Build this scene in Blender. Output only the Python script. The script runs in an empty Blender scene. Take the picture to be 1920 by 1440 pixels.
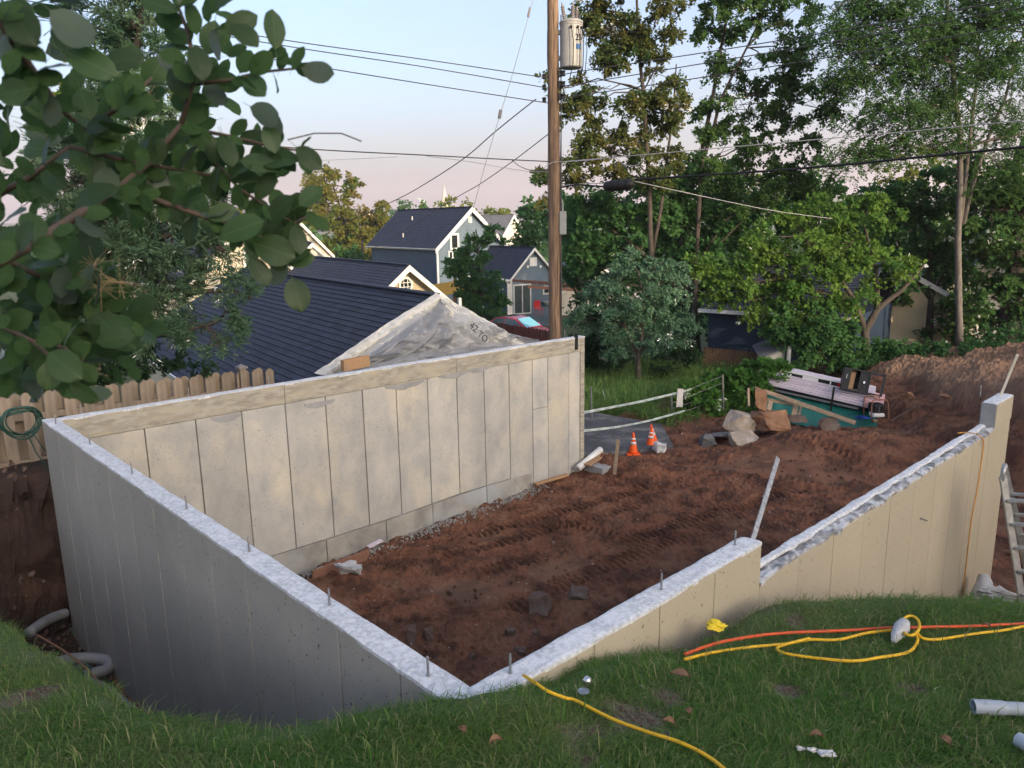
import bpy, bmesh, math, random
import numpy as np
from mathutils import Vector, Matrix, Quaternion
random.seed(7); RNG = np.random.default_rng(7)
SC = bpy.context.scene
COL = SC.collection
# ------------------------------------------------------------------ camera
F_PX, PITCH, ROLL, CAM_Z = 1443.0, math.radians(12.0), 0.016, 2.26
cam_d = bpy.data.cameras.new('camera'); cam = bpy.data.objects.new('camera', cam_d); COL.objects.link(cam)
cam_d.sensor_width = 36.0; cam_d.lens = F_PX / 1920 * 36.0
cam_d.clip_start = 0.05; cam_d.clip_end = 20000
cam.matrix_world = Matrix.Translation((0, 0, CAM_Z)) @ Matrix.Rotation(math.pi/2 - PITCH, 4, 'X') @ Matrix.Rotation(-ROLL, 4, 'Z')
cam_d.dof.use_dof = True; cam_d.dof.focus_distance = 11.0; cam_d.dof.aperture_fstop = 8.0
SC.camera = cam
# ------------------------------------------------------------------ world, sun, exposure
SUN_EL = math.radians(14.0)
SUN_DIR = Vector((0.60, -0.80, 0)).normalized() * math.cos(SUN_EL) + Vector((0, 0, math.sin(SUN_EL)))   # towards the sun
W = bpy.data.worlds.new('World'); SC.world = W; W.use_nodes = True
nt = W.node_tree; nt.nodes.clear()
sky = nt.nodes.new('ShaderNodeTexSky'); sky.sky_type = 'NISHITA'; sky.sun_disc = False
sky.sun_elevation = SUN_EL; sky.sun_rotation = math.atan2(SUN_DIR.x, SUN_DIR.y)
sky.altitude = 300; sky.air_density = 0.9; sky.dust_density = 6.8; sky.ozone_density = 1.9
bg = nt.nodes.new('ShaderNodeBackground'); bg.inputs['Strength'].default_value = 0.15
wo = nt.nodes.new('ShaderNodeOutputWorld')
nt.links.new(sky.outputs[0], bg.inputs[0]); nt.links.new(bg.outputs[0], wo.inputs[0])
sl = bpy.data.lights.new('sun', 'SUN'); sl.energy = 2.0; sl.angle = math.radians(0.5); sl.color = (1.0, 0.80, 0.56)
so = bpy.data.objects.new('sun', sl); COL.objects.link(so)
so.rotation_euler = SUN_DIR.to_track_quat('Z', 'Y').to_euler(); so.location = SUN_DIR * 60
SC.view_settings.view_transform = 'Standard'; SC.view_settings.look = 'None'
SC.cycles.diffuse_bounces = 8; SC.cycles.max_bounces = 14; SC.cycles.volume_bounces = 2
SC.view_settings.gamma = 1; SC.view_settings.use_curve_mapping = False
SC.view_settings.exposure = 1.57
# ------------------------------------------------------------------ pixel (of the 1920x1440 photo) -> place in the world
def ray(px, py):
    x = (px-960)/F_PX; y = -(py-720)/F_PX; c, s = math.cos(ROLL), math.sin(ROLL)
    x, y = c*x + s*y, -s*x + c*y
    return Vector((x, math.cos(PITCH)+y*math.sin(PITCH), -math.sin(PITCH)+y*math.cos(PITCH)))
CP = Vector((0, 0, CAM_Z))
def at(px, py, Y):
    d = ray(px, py); return CP + d*(Y/d.y)
def onz(px, py, z):
    d = ray(px, py); return CP + d*((z-CAM_Z)/d.z)
def onplane(px, py, P, n):
    d = ray(px, py); return CP + d*((P-CP).dot(n)/d.dot(n))
def dist(px, py, D):
    return CP + ray(px, py).normalized()*D
# ------------------------------------------------------------------ helpers
WL = {}
def tag(o, label=None, cat=None, group=None, kind=None):
    if label: o['label'] = label
    if cat: o['category'] = cat
    if group: o['group'] = group
    if kind: o['kind'] = kind
    return o
def thing(name, label, cat, loc, group=None):
    o = bpy.data.objects.new(name, None); o.empty_display_size = .1; COL.objects.link(o)
    o.location = loc; WL[o.name] = Vector(loc)
    return tag(o, label, cat, group)
def wl(o): return WL.get(o.name, Vector((0, 0, 0))) if o else Vector((0, 0, 0))
def link(name, me, mat, parent=None, M=None):
    o = bpy.data.objects.new(name, me); COL.objects.link(o)
    if mat and not me.materials: me.materials.append(mat)
    if parent: o.parent = parent
    if M is not None:
        o.matrix_local = Matrix.Translation(-wl(parent)) @ M
        WL[o.name] = M.translation.copy()
    else: WL[o.name] = wl(parent)
    return o
def frame(x, y, z, loc):
    M = Matrix.Identity(4)
    for i, a in enumerate((x, y, z)):
        for k in range(3): M[k][i] = a[k]
    M.translation = Vector(loc); return M
class MB:
    def __init__(s): s.v = []; s.f = []
    def add(s, vs, fs):
        b = len(s.v); s.v += [Vector(p) for p in vs]; s.f += [tuple(i+b for i in f) for f in fs]
    def box(s, c, sz, M=None):
        hx, hy, hz = sz[0]/2, sz[1]/2, sz[2]/2
        vs = [Vector((x*hx, y*hy, z*hz)) for x in (-1, 1) for y in (-1, 1) for z in (-1, 1)]
        if M is not None: vs = [M @ p for p in vs]
        s.add([p+Vector(c) for p in vs], [(0,1,3,2),(4,6,7,5),(0,4,5,1),(2,3,7,6),(0,2,6,4),(1,5,7,3)])
    def beam(s, p, q, w, h, up=(0, 0, 1)):
        p = Vector(p); q = Vector(q); d = (q-p).normalized(); x = d.cross(Vector(up)).normalized(); z = x.cross(d)
        vs = [e + x*a*w/2 + z*b*h/2 for e in (p, q) for a, b in ((-1,-1),(1,-1),(1,1),(-1,1))]
        s.add(vs, [(3,2,1,0),(4,5,6,7),(0,1,5,4),(1,2,6,5),(2,3,7,6),(3,0,4,7)])
    def tube(s, pts, r, n=8, caps=True):
        pts = [Vector(p) for p in pts]; m = len(pts); rr = r if hasattr(r, '__len__') else [r]*m
        ref = Vector((0.31, 0.2, 0.93)); b = len(s.v); prev = None
        for i, p in enumerate(pts):
            d = (pts[min(i+1, m-1)]-pts[max(i-1, 0)])
            d = d.normalized() if d.length > 1e-9 else Vector((0,0,1))
            if prev is None:
                x = d.cross(ref)
                if x.length < .1: x = d.cross(Vector((1, 0, 0)))
            else: x = prev - d*prev.dot(d)
            x.normalize(); prev = x; y = d.cross(x)
            for k in range(n):
                a = 2*math.pi*k/n; s.v.append(p + (x*math.cos(a)+y*math.sin(a))*rr[i])
        for i in range(m-1):
            for k in range(n):
                k2 = (k+1) % n; s.f.append((b+i*n+k, b+i*n+k2, b+(i+1)*n+k2, b+(i+1)*n+k))
        if caps:
            s.f.append(tuple(b+k for k in range(n-1, -1, -1))); s.f.append(tuple(b+(m-1)*n+k for k in range(n)))
    def lathe(s, prof, loc, n=16, ax=None):
        M = ax if ax is not None else Matrix.Identity(3); b = len(s.v)
        for r, z in prof:
            for k in range(n):
                a = 2*math.pi*k/n; s.v.append(Vector(loc) + M @ Vector((r*math.cos(a), r*math.sin(a), z)))
        for i in range(len(prof)-1):
            for k in range(n):
                k2 = (k+1) % n; s.f.append((b+i*n+k, b+i*n+k2, b+(i+1)*n+k2, b+(i+1)*n+k))
        s.f.append(tuple(b+k for k in range(n-1, -1, -1))); s.f.append(tuple(b+(len(prof)-1)*n+k for k in range(n)))
    def prism(s, poly, off):
        n = len(poly); off = Vector(off); vs = [Vector(p) for p in poly] + [Vector(p)+off for p in poly]
        s.add(vs, [tuple(range(n-1, -1, -1)), tuple(range(n, 2*n))] + [(i, (i+1) % n, n+(i+1) % n, n+i) for i in range(n)])
    def build(s, name, mat, parent=None, smooth=False, bevel=0):
        o0 = wl(parent); me = bpy.data.meshes.new(name)
        me.from_pydata([tuple(p-o0) for p in s.v], [], s.f); me.update()
        bm = bmesh.new(); bm.from_mesh(me); bmesh.ops.recalc_face_normals(bm, faces=bm.faces)
        if bevel: bmesh.ops.bevel(bm, geom=bm.edges[:], offset=bevel, segments=1, affect='EDGES', clamp_overlap=True)
        bm.to_mesh(me); bm.free()
        if smooth: me.polygons.foreach_set('use_smooth', [True]*len(me.polygons))
        return link(name, me, mat, parent)
def one(fn, *a, **k):
    m = MB(); getattr(m, fn)(*a, **k); return m
def np_mesh(name, V, faces, smooth=False, attrs=None, face_attrs=None):
    """faces: list of int arrays (M,k)"""
    me = bpy.data.meshes.new(name); V = np.asarray(V, np.float32)
    me.vertices.add(len(V)); me.vertices.foreach_set('co', V.ravel())
    lv = np.concatenate([f.ravel() for f in faces]).astype(np.int32)
    ks = np.concatenate([np.full(len(f), f.shape[1]) for f in faces]).astype(np.int32)
    st = np.concatenate([[0], np.cumsum(ks)[:-1]]).astype(np.int32)
    me.loops.add(len(lv)); me.loops.foreach_set('vertex_index', lv)
    me.polygons.add(len(ks)); me.polygons.foreach_set('loop_start', st)
    me.polygons.foreach_set('use_smooth', np.full(len(ks), bool(smooth)))
    me.update(calc_edges=True)
    for nm, a in (attrs or {}).items():
        me.attributes.new(nm, 'FLOAT', 'POINT').data.foreach_set('value', np.asarray(a, np.float32))
    for nm, a in (face_attrs or {}).items():
        me.attributes.new(nm, 'FLOAT', 'FACE').data.foreach_set('value', np.asarray(a, np.float32))
    return me
def grid_faces(nx, ny):
    i, j = np.meshgrid(np.arange(nx-1), np.arange(ny-1), indexing='ij'); a = (i*ny+j).ravel()
    return np.stack([a, a+ny, a+ny+1, a+1], 1)
def vn(x, y, seed=0):
    xi = np.floor(x).astype(np.int64); yi = np.floor(y).astype(np.int64); fx = x-xi; fy = y-yi
    fx = fx*fx*(3-2*fx); fy = fy*fy*(3-2*fy)
    def h(a, b):
        n = (a*374761393 + b*668265263 + seed*1442695041) & 0xffffffff
        n = ((n ^ (n >> 13))*1274126177) & 0xffffffff
        return ((n ^ (n >> 16)) & 0xffff)/65535.0
    return (h(xi, yi)*(1-fx)+h(xi+1, yi)*fx)*(1-fy) + (h(xi, yi+1)*(1-fx)+h(xi+1, yi+1)*fx)*fy
def fbm(x, y, seed=0, o=4, g=.5):
    r = 0; a = 1; t = 0
    for i in range(o):
        r = r + a*(vn(x*2**i+17.3*i, y*2**i-9.1*i, seed+i)-.5); t += a; a *= g
    return r/t*2
def sstep(a, b, x):
    t = np.clip((x-a)/(b-a), 0, 1); return t*t*(3-2*t)
def seg_dist(X, Y, pts):
    d = np.full(np.shape(X), 1e9)
    for (x0, y0), (x1, y1) in zip(pts[:-1], pts[1:]):
        dx, dy = x1-x0, y1-y0; t = np.clip(((X-x0)*dx+(Y-y0)*dy)/(dx*dx+dy*dy), 0, 1)
        d = np.minimum(d, np.hypot(X-x0-t*dx, Y-y0-t*dy))
    return d
def inpoly(X, Y, poly):
    r = np.zeros(np.shape(X), bool)
    for (x0, y0), (x1, y1) in zip(poly, poly[1:]+poly[:1]):
        c = (y0 > Y) != (y1 > Y)
        with np.errstate(divide='ignore', invalid='ignore'): r ^= c & (X < (x1-x0)*(Y-y0)/(y1-y0+1e-12)+x0)
    return r
# ------------------------------------------------------------------ materials
def mk(name, c1, c2=None, scale=5., rough=.8, bump=0., bscale=40., stretch=(1, 1, 1), rnd=0., metal=0., spec=.3, c3=None, s3=1.5, lo=.35, hi=.65, attr=None, ca=None, tr=0., coat=0., detail=6., alpha=1., trans=0., sp=None):
    m = bpy.data.materials.new(name); m.use_nodes = True; t = m.node_tree; N = t.nodes; L = t.links
    b = N['Principled BSDF']; out = N['Material Output']
    b.inputs['Roughness'].default_value = rough; b.inputs['Metallic'].default_value = metal
    b.inputs['Specular IOR Level'].default_value = spec; b.inputs['Coat Weight'].default_value = coat
    b.inputs['Alpha'].default_value = alpha; b.inputs['Transmission Weight'].default_value = trans
    tc = N.new('ShaderNodeTexCoord'); mp = N.new('ShaderNodeMapping'); mp.inputs['Scale'].default_value = stretch
    L.new(tc.outputs['Object'], mp.inputs[0])
    def noise(s, d=detail, vec=None):
        n = N.new('ShaderNodeTexNoise'); n.inputs['Scale'].default_value = s; n.inputs['Detail'].default_value = d
        n.inputs['Roughness'].default_value = .6; L.new(vec or mp.outputs[0], n.inputs['Vector']); return n
    def ramp(inp, a, z):
        r = N.new('ShaderNodeMapRange'); r.inputs[1].default_value = a; r.inputs[2].default_value = z; L.new(inp, r.inputs[0]); return r.outputs[0]
    def mixc(fac, a, bb):
        x = N.new('ShaderNodeMix'); x.data_type = 'RGBA'
        for s, val in ((0, fac), (6, a), (7, bb)):
            if hasattr(val, 'is_output'): L.new(val, x.inputs[s])
            elif s == 0: x.inputs[0].default_value = val
            else: x.inputs[s].default_value = (*val, 1)
        return x.outputs[2]
    col = c1
    if c2: col = mixc(ramp(noise(scale).outputs[0], lo, hi), c1, c2)
    if c3: col = mixc(ramp(noise(s3, 4).outputs[0], .5, .7), col, c3)
    if sp: col = mixc(ramp(noise(sp[0], 3, tc.outputs['Object']).outputs[0], sp[1], sp[2]), col, sp[3])
    if attr:
        at_ = N.new('ShaderNodeAttribute'); at_.attribute_name = attr; col = mixc(at_.outputs['Fac'], col, ca)
    if rnd:
        oi = N.new('ShaderNodeObjectInfo'); hs = N.new('ShaderNodeHueSaturation')
        r = N.new('ShaderNodeMapRange'); r.inputs[3].default_value = 1-rnd; r.inputs[4].default_value = 1+rnd
        L.new(oi.outputs['Random'], r.inputs[0]); L.new(r.outputs[0], hs.inputs['Value'])
        if hasattr(col, 'is_output'): L.new(col, hs.inputs['Color'])
        else: hs.inputs['Color'].default_value = (*col, 1)
        col = hs.outputs[0]
    if hasattr(col, 'is_output'): L.new(col, b.inputs['Base Color'])
    else: b.inputs['Base Color'].default_value = (*col, 1)
    if bump:
        bp = N.new('ShaderNodeBump'); bp.inputs['Distance'].default_value = bump; bp.inputs['Strength'].default_value = 1.
        L.new(noise(bscale, 5).outputs[0], bp.inputs['Height']); L.new(bp.outputs[0], b.inputs['Normal'])
    if tr:
        tl = N.new('ShaderNodeBsdfTranslucent'); ms = N.new('ShaderNodeMixShader'); ms.inputs[0].default_value = tr
        if hasattr(col, 'is_output'): L.new(col, tl.inputs[0])
        else: tl.inputs[0].default_value = (*col, 1)
        L.new(b.outputs[0], ms.inputs[1]); L.new(tl.outputs[0], ms.inputs[2]); L.new(ms.outputs[0], out.inputs[0])
    return m
def leafmat(name, cs, tr=.5, rough=.6, spec=.07):
    """cs: colours spread over the per-leaf random value"""
    m = bpy.data.materials.new(name); m.use_nodes = True; t = m.node_tree; N = t.nodes; L = t.links
    b = N['Principled BSDF']; b.inputs['Roughness'].default_value = rough; b.inputs['Specular IOR Level'].default_value = spec
    a = N.new('ShaderNodeAttribute'); a.attribute_name = 'rnd'; r = N.new('ShaderNodeValToRGB'); L.new(a.outputs['Fac'], r.inputs[0])
    e = r.color_ramp.elements
    for i, c in enumerate(cs):
        p = i/max(1, len(cs)-1)
        el = e[0] if i == 0 else (e[1] if i == len(cs)-1 else None)
        if el is None: el = r.color_ramp.elements.new(p)
        el.position = p; el.color = (*c, 1)
    L.new(r.outputs[0], b.inputs['Base Color'])
    tl = N.new('ShaderNodeBsdfTranslucent'); L.new(r.outputs[0], tl.inputs[0]); ms = N.new('ShaderNodeMixShader'); ms.inputs[0].default_value = tr
    L.new(b.outputs[0], ms.inputs[1]); L.new(tl.outputs[0], ms.inputs[2]); L.new(ms.outputs[0], N['Material Output'].inputs[0])
    return m
M_ = {}
M_['soil'] = mk('soil', (.205, .088, .049), (.085, .038, .023), 2.2, .95, .025, 48, attr='dry', ca=(.28, .172, .11), c3=(.21, .105, .062), s3=1.6, lo=.42, hi=.58)
M_['bank'] = mk('bank_soil', (.062, .038, .028), (.022, .015, .012), 3, .95, .04, 14, c3=(.10, .055, .038))
M_['lawn'] = mk('lawn_soil', (.075, .14, .034), (.10, .12, .05), 5, .95, .02, 50, attr='bare', ca=(.16, .125, .085))
M_['ground'] = mk('ground_grass', (.05, .075, .022), (.085, .09, .035), .2, .95)
M_['hills'] = mk('hill_forest', (.05, .07, .04), (.07, .09, .05), .004, 1)
M_['asphalt'] = mk('asphalt', (.10, .10, .11), (.065, .065, .07), 3, .85, .004, 150, c3=(.2, .19, .18), s3=2)
M_['conc_in'] = mk('form_concrete', (.50, .48, .435), (.345, .34, .325), 2.4, .85, .002, 60, rnd=.085, c3=(.57, .52, .42), s3=1.3, lo=.3, hi=.7, stretch=(1, 1, .7), sp=(40, .64, .67, (.24, .23, .2)))
M_['conc_curb'] = mk('stained_curb', (.41, .38, .315), (.15, .135, .11), 5, .9, .004, 40, c3=(.45, .4, .3), s3=2.5, lo=.42, hi=.75, stretch=(1, 1, 4))
M_['conc_base'] = mk('base_concrete', (.40, .38, .33), (.24, .23, .21), 2.6, .9, .003, 50, rnd=.06, c3=(.40, .42, .43), s3=1.0)
M_['conc_dark'] = mk('grey_coating', (.38, .36, .315), (.345, .33, .29), 1.2, .55, .0015, 9, spec=.35, rnd=.025, c3=(.43, .405, .35), s3=.8, sp=(34, .655, .68, (.06, .06, .058)))
M_['conc_beige'] = mk('beige_coating', (.42, .37, .275), (.385, .34, .255), 2, .6, .0015, 25, rnd=.02, c3=(.45, .40, .30), s3=1, sp=(30, .665, .69, (.16, .13, .09)))
M_['conc_top'] = mk('rough_concrete_top', (.69, .70, .71), (.49, .495, .50), 34, .9, .006, 70, c3=(.72, .73, .74), s3=7, lo=.4, hi=.6)
M_['conc_rough'] = mk('broken_concrete', (.55, .56, .57), (.17, .165, .16), 11, .95, .015, 35, c3=(.3, .29, .28), s3=5, lo=.42, hi=.6)
M_['conc_core'] = mk('core_concrete', (.22, .21, .19), (.15, .145, .13), 6, .9)
M_['core_dark'] = mk('joint_line', (.05, .05, .048), None, 6, .9)
M_['core_beige'] = mk('beige_joint', (.24, .2, .14), (.15, .125, .09), 9, .9)
M_['conc_grey'] = mk('grey_concrete', (.34, .34, .335), (.27, .27, .27), 4, .85, .002, 60)
M_['steel'] = mk('galvanised_steel', (.42, .43, .44), (.25, .25, .25), 30, .45, metal=.8)
M_['alu'] = mk('aluminium', (.44, .44, .43), (.32, .32, .31), 12, .45, metal=.6)
M_['fence'] = mk('weathered_board', (.27, .215, .16), (.18, .14, .105), 6, .85, .003, 30, stretch=(5, 5, .6), rnd=.16, c3=(.34, .28, .22), s3=3)
M_['fence_r'] = mk('brown_fence', (.20, .115, .07), (.12, .07, .045), 6, .85, stretch=(4, 4, .6), rnd=.15)
M_['picket'] = mk('red_brown_picket', (.125, .05, .038), (.085, .034, .027), 5, .8, rnd=.15)
M_['lumber'] = mk('fresh_lumber', (.42, .26, .14), (.32, .19, .10), 8, .8, stretch=(1, 6, 6))
M_['oldwood'] = mk('old_lumber', (.33, .25, .175), (.2, .15, .11), 7, .85, .003, 25, stretch=(1, 5, 5), rnd=.12)
M_['pole'] = mk('pole_wood', (.25, .168, .11), (.11, .07, .048), 9, .9, .012, 18, stretch=(5, 5, .25), c3=(.33, .22, .14), s3=4)
M_['shingle'] = mk('dark_shingle', (.034, .043, .066), (.023, .029, .046), 14, .85, .002, 220, rnd=.22)
M_['shingle2'] = mk('navy_shingle', (.040, .050, .080), (.028, .036, .058), 2.2, .85, .002, 60)
M_['shingle3'] = mk('grey_shingle', (.17, .17, .19), (.12, .12, .135), 3, .9)
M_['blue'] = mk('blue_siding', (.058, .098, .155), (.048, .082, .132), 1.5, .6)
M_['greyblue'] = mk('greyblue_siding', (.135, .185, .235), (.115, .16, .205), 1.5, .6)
M_['navy'] = mk('navy_siding', (.024, .042, .075), (.02, .035, .062), 1.5, .6)
M_['cream'] = mk('cream_siding', (.55, .49, .37), (.5, .44, .33), 1.5, .65)
M_['tan'] = mk('tan_siding', (.47, .39, .26), (.42, .345, .23), 1.5, .65)
M_['white'] = mk('white_trim', (.76, .75, .72), (.66, .65, .62), 3, .5)
M_['offwhite'] = mk('offwhite', (.62, .58, .5), (.5, .47, .4), 3, .6)
M_['soffit'] = mk('soffit', (.42, .36, .26), None, 3, .7)
M_['glass'] = mk('window_glass', (.02, .025, .03), None, 1, .06, spec=.9)
M_['glass_pale'] = mk('door_glass', (.10, .135, .13), (.06, .08, .08), .7, .12, spec=.8)
M_['dark'] = mk('dark_void', (.012, .012, .012), None, 1, .9)
M_['bark'] = mk('bark', (.095, .078, .065), (.05, .042, .035), 7, .95, .02, 20, stretch=(3, 3, .6))
M_['bark_pale'] = mk('pale_bark', (.19, .17, .15), (.11, .095, .085), 6, .95, .02, 20, stretch=(3, 3, .6))
M_['twig'] = mk('twig', (.11, .08, .065), (.07, .05, .042), 20, .8)
M_['cone'] = mk('cone_orange', (.85, .12, .02), (.75, .1, .02), 8, .5)
M_['reflect'] = mk('reflective_band', (.62, .6, .58), None, 1, .4)
M_['black'] = mk('black_plastic', (.014, .014, .015), (.02, .02, .02), 8, .45)
M_['rubber'] = mk('black_cable', (.012, .012, .013), None, 1, .6)
M_['wire'] = mk('weathered_wire', (.06, .06, .062), None, 1, .6)
M_['wirelt'] = mk('pale_wire', (.32, .32, .33), None, 1, .6)
M_['yellow'] = mk('yellow_hose', (.78, .46, .02), (.68, .38, .02), 12, .45)
M_['orange'] = mk('orange_hose', (.72, .105, .03), (.6, .09, .03), 12, .5)
M_['cord'] = mk('orange_cord', (.62, .29, .05), None, 1, .5)
M_['pvc'] = mk('grey_pvc', (.36, .40, .45), (.33, .37, .42), 5, .35)
M_['corr'] = mk('grey_duct', (.26, .265, .27), (.2, .205, .21), 5, .6)
M_['bluep'] = mk('blue_plastic', (.03, .05, .13), None, 1, .5)
M_['bag'] = mk('white_sheeting', (.60, .60, .6), (.48, .48, .48), 9, .5, .006, 40, tr=.15)
M_['paper'] = mk('white_paper', (.62, .6, .58), (.5, .49, .47), 9, .8, .004, 60)
M_['yellowbag'] = mk('yellow_plastic', (.75, .55, .03), None, 1, .4, .004, 50)
M_['silver'] = mk('silver_metal', (.6, .6, .62), None, 1, .25, metal=.9)
M_['pink'] = mk('pink_foam', (.64, .56, .62), (.58, .51, .58), 5, .7, rnd=.08)
M_['pinker'] = mk('pink_foam_end', (.66, .40, .40), None, 5, .7, rnd=.08)
M_['tarp'] = mk('green_tarp', (.011, .125, .10), (.009, .085, .07), 4, .42, .004, 14, spec=.5)
M_['bluetarp'] = mk('blue_tarp', (.02, .06, .28), None, 4, .45)
M_['rock'] = mk('rock', (.42, .345, .27), (.25, .195, .155), 3.5, .95, .02, 14, c3=(.50, .44, .37), s3=2)
M_['rockd'] = mk('dirty_rock', (.16, .11, .085), (.08, .05, .04), 5, .95, .015, 20, c3=(.22, .18, .15))
M_['slab'] = mk('asphalt_chunk', (.15, .145, .15), (.09, .088, .092), 6, .95, .015, 25)
M_['clod'] = mk('soil_clod', (.26, .145, .085), (.18, .095, .055), 5, .95, .03, 12)
M_['tank'] = mk('transformer_grey', (.33, .325, .31), (.29, .285, .275), 4, .45)
M_['porc'] = mk('porcelain', (.22, .20, .2), None, 1, .35)
M_['meter'] = mk('grey_box', (.26, .275, .27), None, 1, .6)
M_['sheet'] = mk('plastic_sheet', (.70, .71, .73), (.62, .63, .65), 2.4, .2, .004, 9, spec=.6, tr=.2, alpha=.46, stretch=(1, 1, .6))
M_['wrap'] = mk('house_wrap', (.66, .65, .61), (.50, .49, .46), 3, .55, .01, 12, c3=(.40, .40, .38), s3=5)
M_['car'] = mk('red_paint', (.50, .025, .05), None, 1, .3, coat=.8, spec=.5)
M_['shade'] = mk('sunshade_reflection', (.22, .62, .72), (.30, .68, .78), 2, .25, spec=.6)  # cyan reflection painted into the windscreen shade's colour
M_['sail'] = mk('mustard_sail', (.62, .38, .09), None, 1, .8, tr=.3)
M_['redc'] = mk('red_chair', (.62, .04, .04), None, 1, .5)
M_['redlamp'] = mk('red_lens', (.40, .02, .02), None, 1, .3)
M_['cedar'] = mk('cedar', (.30, .15, .095), (.23, .11, .07), 6, .8, stretch=(1, 4, 4))
M_['hosegreen'] = mk('green_cord', (.02, .07, .055), None, 1, .5)
M_['tape'] = mk('caution_tape', (.62, .68, .66), (.52, .6, .58), 10, .45, tr=.2)
M_['tapetext'] = mk('tape_lettering', (.22, .29, .27), None, 1, .6)
M_['inkblue'] = mk('blue_sticker', (.05, .13, .3), None, 1, .6)
M_['ink'] = mk('black_print', (.03, .03, .035), None, 1, .7)
M_['deadleaf'] = mk('dead_leaf', (.22, .12, .06), (.14, .08, .05), 9, .8)
M_['gravel'] = mk('gravel', (.42, .40, .37), (.25, .24, .22), 12, .9, rnd=.2)
M_['smoke'] = mk('straw_plume', (.36, .27, .16), None, 1, .9)
L_ = {}
L_['maple'] = leafmat('maple_leaf', [(0.043, 0.110, 0.037), (0.065, 0.151, 0.047), (0.086, 0.187, 0.054), (0.131, 0.230, 0.056)])
L_['maple_b'] = leafmat('maple_leaf_green_orange', [(0.052, 0.115, 0.041), (0.070, 0.159, 0.048), (0.100, 0.195, 0.052), (0.142, 0.195, 0.052), (0.202, 0.169, 0.046)])  # leaf colours run from green to dull orange
L_['locust'] = leafmat('locust_leaf', [(0.055, 0.128, 0.043), (0.080, 0.172, 0.052), (0.112, 0.215, 0.062)])
L_['bright'] = leafmat('bright_leaf', [(0.067, 0.164, 0.038), (0.097, 0.212, 0.045), (0.134, 0.253, 0.049), (0.186, 0.293, 0.053)])
L_['mid'] = leafmat('mid_leaf', [(0.053, 0.139, 0.052), (0.077, 0.187, 0.059), (0.104, 0.225, 0.065)])
L_['apple'] = leafmat('apple_leaf', [(0.062, 0.135, 0.078), (0.092, 0.182, 0.102), (0.136, 0.238, 0.142)], tr=.25)
L_['vine'] = leafmat('vine_leaf', [(0.067, 0.178, 0.036), (0.093, 0.218, 0.043), (0.134, 0.260, 0.053)])
L_['ivy'] = leafmat('ivy_leaf', [(0.018, 0.049, 0.019), (0.037, 0.079, 0.032), (0.074, 0.134, 0.063)], rough=.35)
L_['juniper'] = leafmat('juniper_scale', [(0.052, 0.116, 0.071), (0.077, 0.153, 0.092), (0.113, 0.198, 0.123), (0.144, 0.218, 0.118)], tr=.2)
L_['lit'] = leafmat('sunlit_autumn_leaf', [(0.090, 0.168, 0.034), (0.134, 0.207, 0.040), (0.190, 0.224, 0.045), (0.291, 0.213, 0.050)])  # warm sunlight painted into the leaf colours, besides the autumn orange
L_['yellowgreen'] = leafmat('sunlit_yellow_leaf', [(0.093, 0.178, 0.029), (0.155, 0.232, 0.036), (0.246, 0.235, 0.039)])  # low sunlight on the far trees painted in as yellow
L_['smoke'] = leafmat('smokebush_leaf', [(.04, .085, .03), (.05, .10, .036), (.065, .12, .045)], tr=.4)
L_['grass'] = leafmat('grass_blade', [(.085, .225, .034), (.115, .27, .04), (.145, .30, .05), (.20, .31, .08), (.36, .31, .17)], tr=.55)
L_['weed'] = leafmat('weed_blade', [(0.067, 0.164, 0.036), (0.103, 0.218, 0.045), (0.155, 0.273, 0.059), (0.278, 0.383, 0.130)], tr=.35)
# ================================================================== large structure: terrain
A = Vector((-.237, 3.203, 0)); B = Vector((-5.673, 8.998, 0)); D = Vector((6.352, 9.493, 0))
U = (D-A).normalized(); Wd = Vector((-U.y, U.x, 0)); V = (B-A).normalized(); TH = .157
NA = Vector((U.y, -U.x, 0))                     # outward from the right-hand wall
NL = Vector((-V.y, V.x, 0))                     # outward (left) from the left-hand wall
Bi = B - NL*TH + (Vector((.65, -.76, 0)))*TH; Ci = Vector((1.45, 15.09, 0))
UB = (Ci-Bi).normalized(); NB = Vector((UB.y, -UB.x, 0))    # NB: towards the inside
LAB = (B-A).length; LAD = (D-A).length; LBC = (Ci-Bi).length
def ab(a, b, z=0): return A + U*a + Wd*b + Vector((0, 0, z))
def to_ab(P): d = P-A; return d.dot(U), d.dot(Wd)
BAB = [to_ab(Bi), to_ab(Ci)]
def b_bc(a): return BAB[0][1] + (BAB[1][1]-BAB[0][1])*(a-BAB[0][0])/(BAB[1][0]-BAB[0][0])
def gz(x, y):
    x = np.asarray(x, float); y = np.asarray(y, float)
    f = -2.95 - .07*np.clip(y-22, 0, 38) - .03*np.clip(y-60, 0, 240) - .004*np.clip(y-300, 0, 3000)
    f = f + .25*fbm(x*.08, y*.08, 3)*np.clip((y-24)/10, 0, 1)
    near = (sstep(-60, -13, x)*(1-sstep(16, 30, x)))*sstep(-3, -1, y)*(1-sstep(19.5, 21.5, y))
    f = f - .9*near
    back = .5 + .2*np.clip(-y, 0, 5) + .02*np.clip(-y-5, 0, 90)
    f = np.where(y < 6, f*(sstep(-2.6, 6, y)) + back*(1-sstep(-2.6, 6, y)), f)
    f = np.where((y >= -2.6) & (y < 8) & (x > -9) & (x < 12), np.minimum(f, -1.4), f)
    return f
xs = np.unique(np.concatenate([np.linspace(-40, 50, 121), np.sign(np.linspace(-1, 1, 60))*(40+4000*np.abs(np.linspace(-1, 1, 60))**2.5)]))
ys = np.unique(np.concatenate([np.linspace(-50, 80, 174), 80+5600*np.linspace(0, 1, 50)**2.2, -50-300*np.linspace(0, 1, 8)]))
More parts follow.
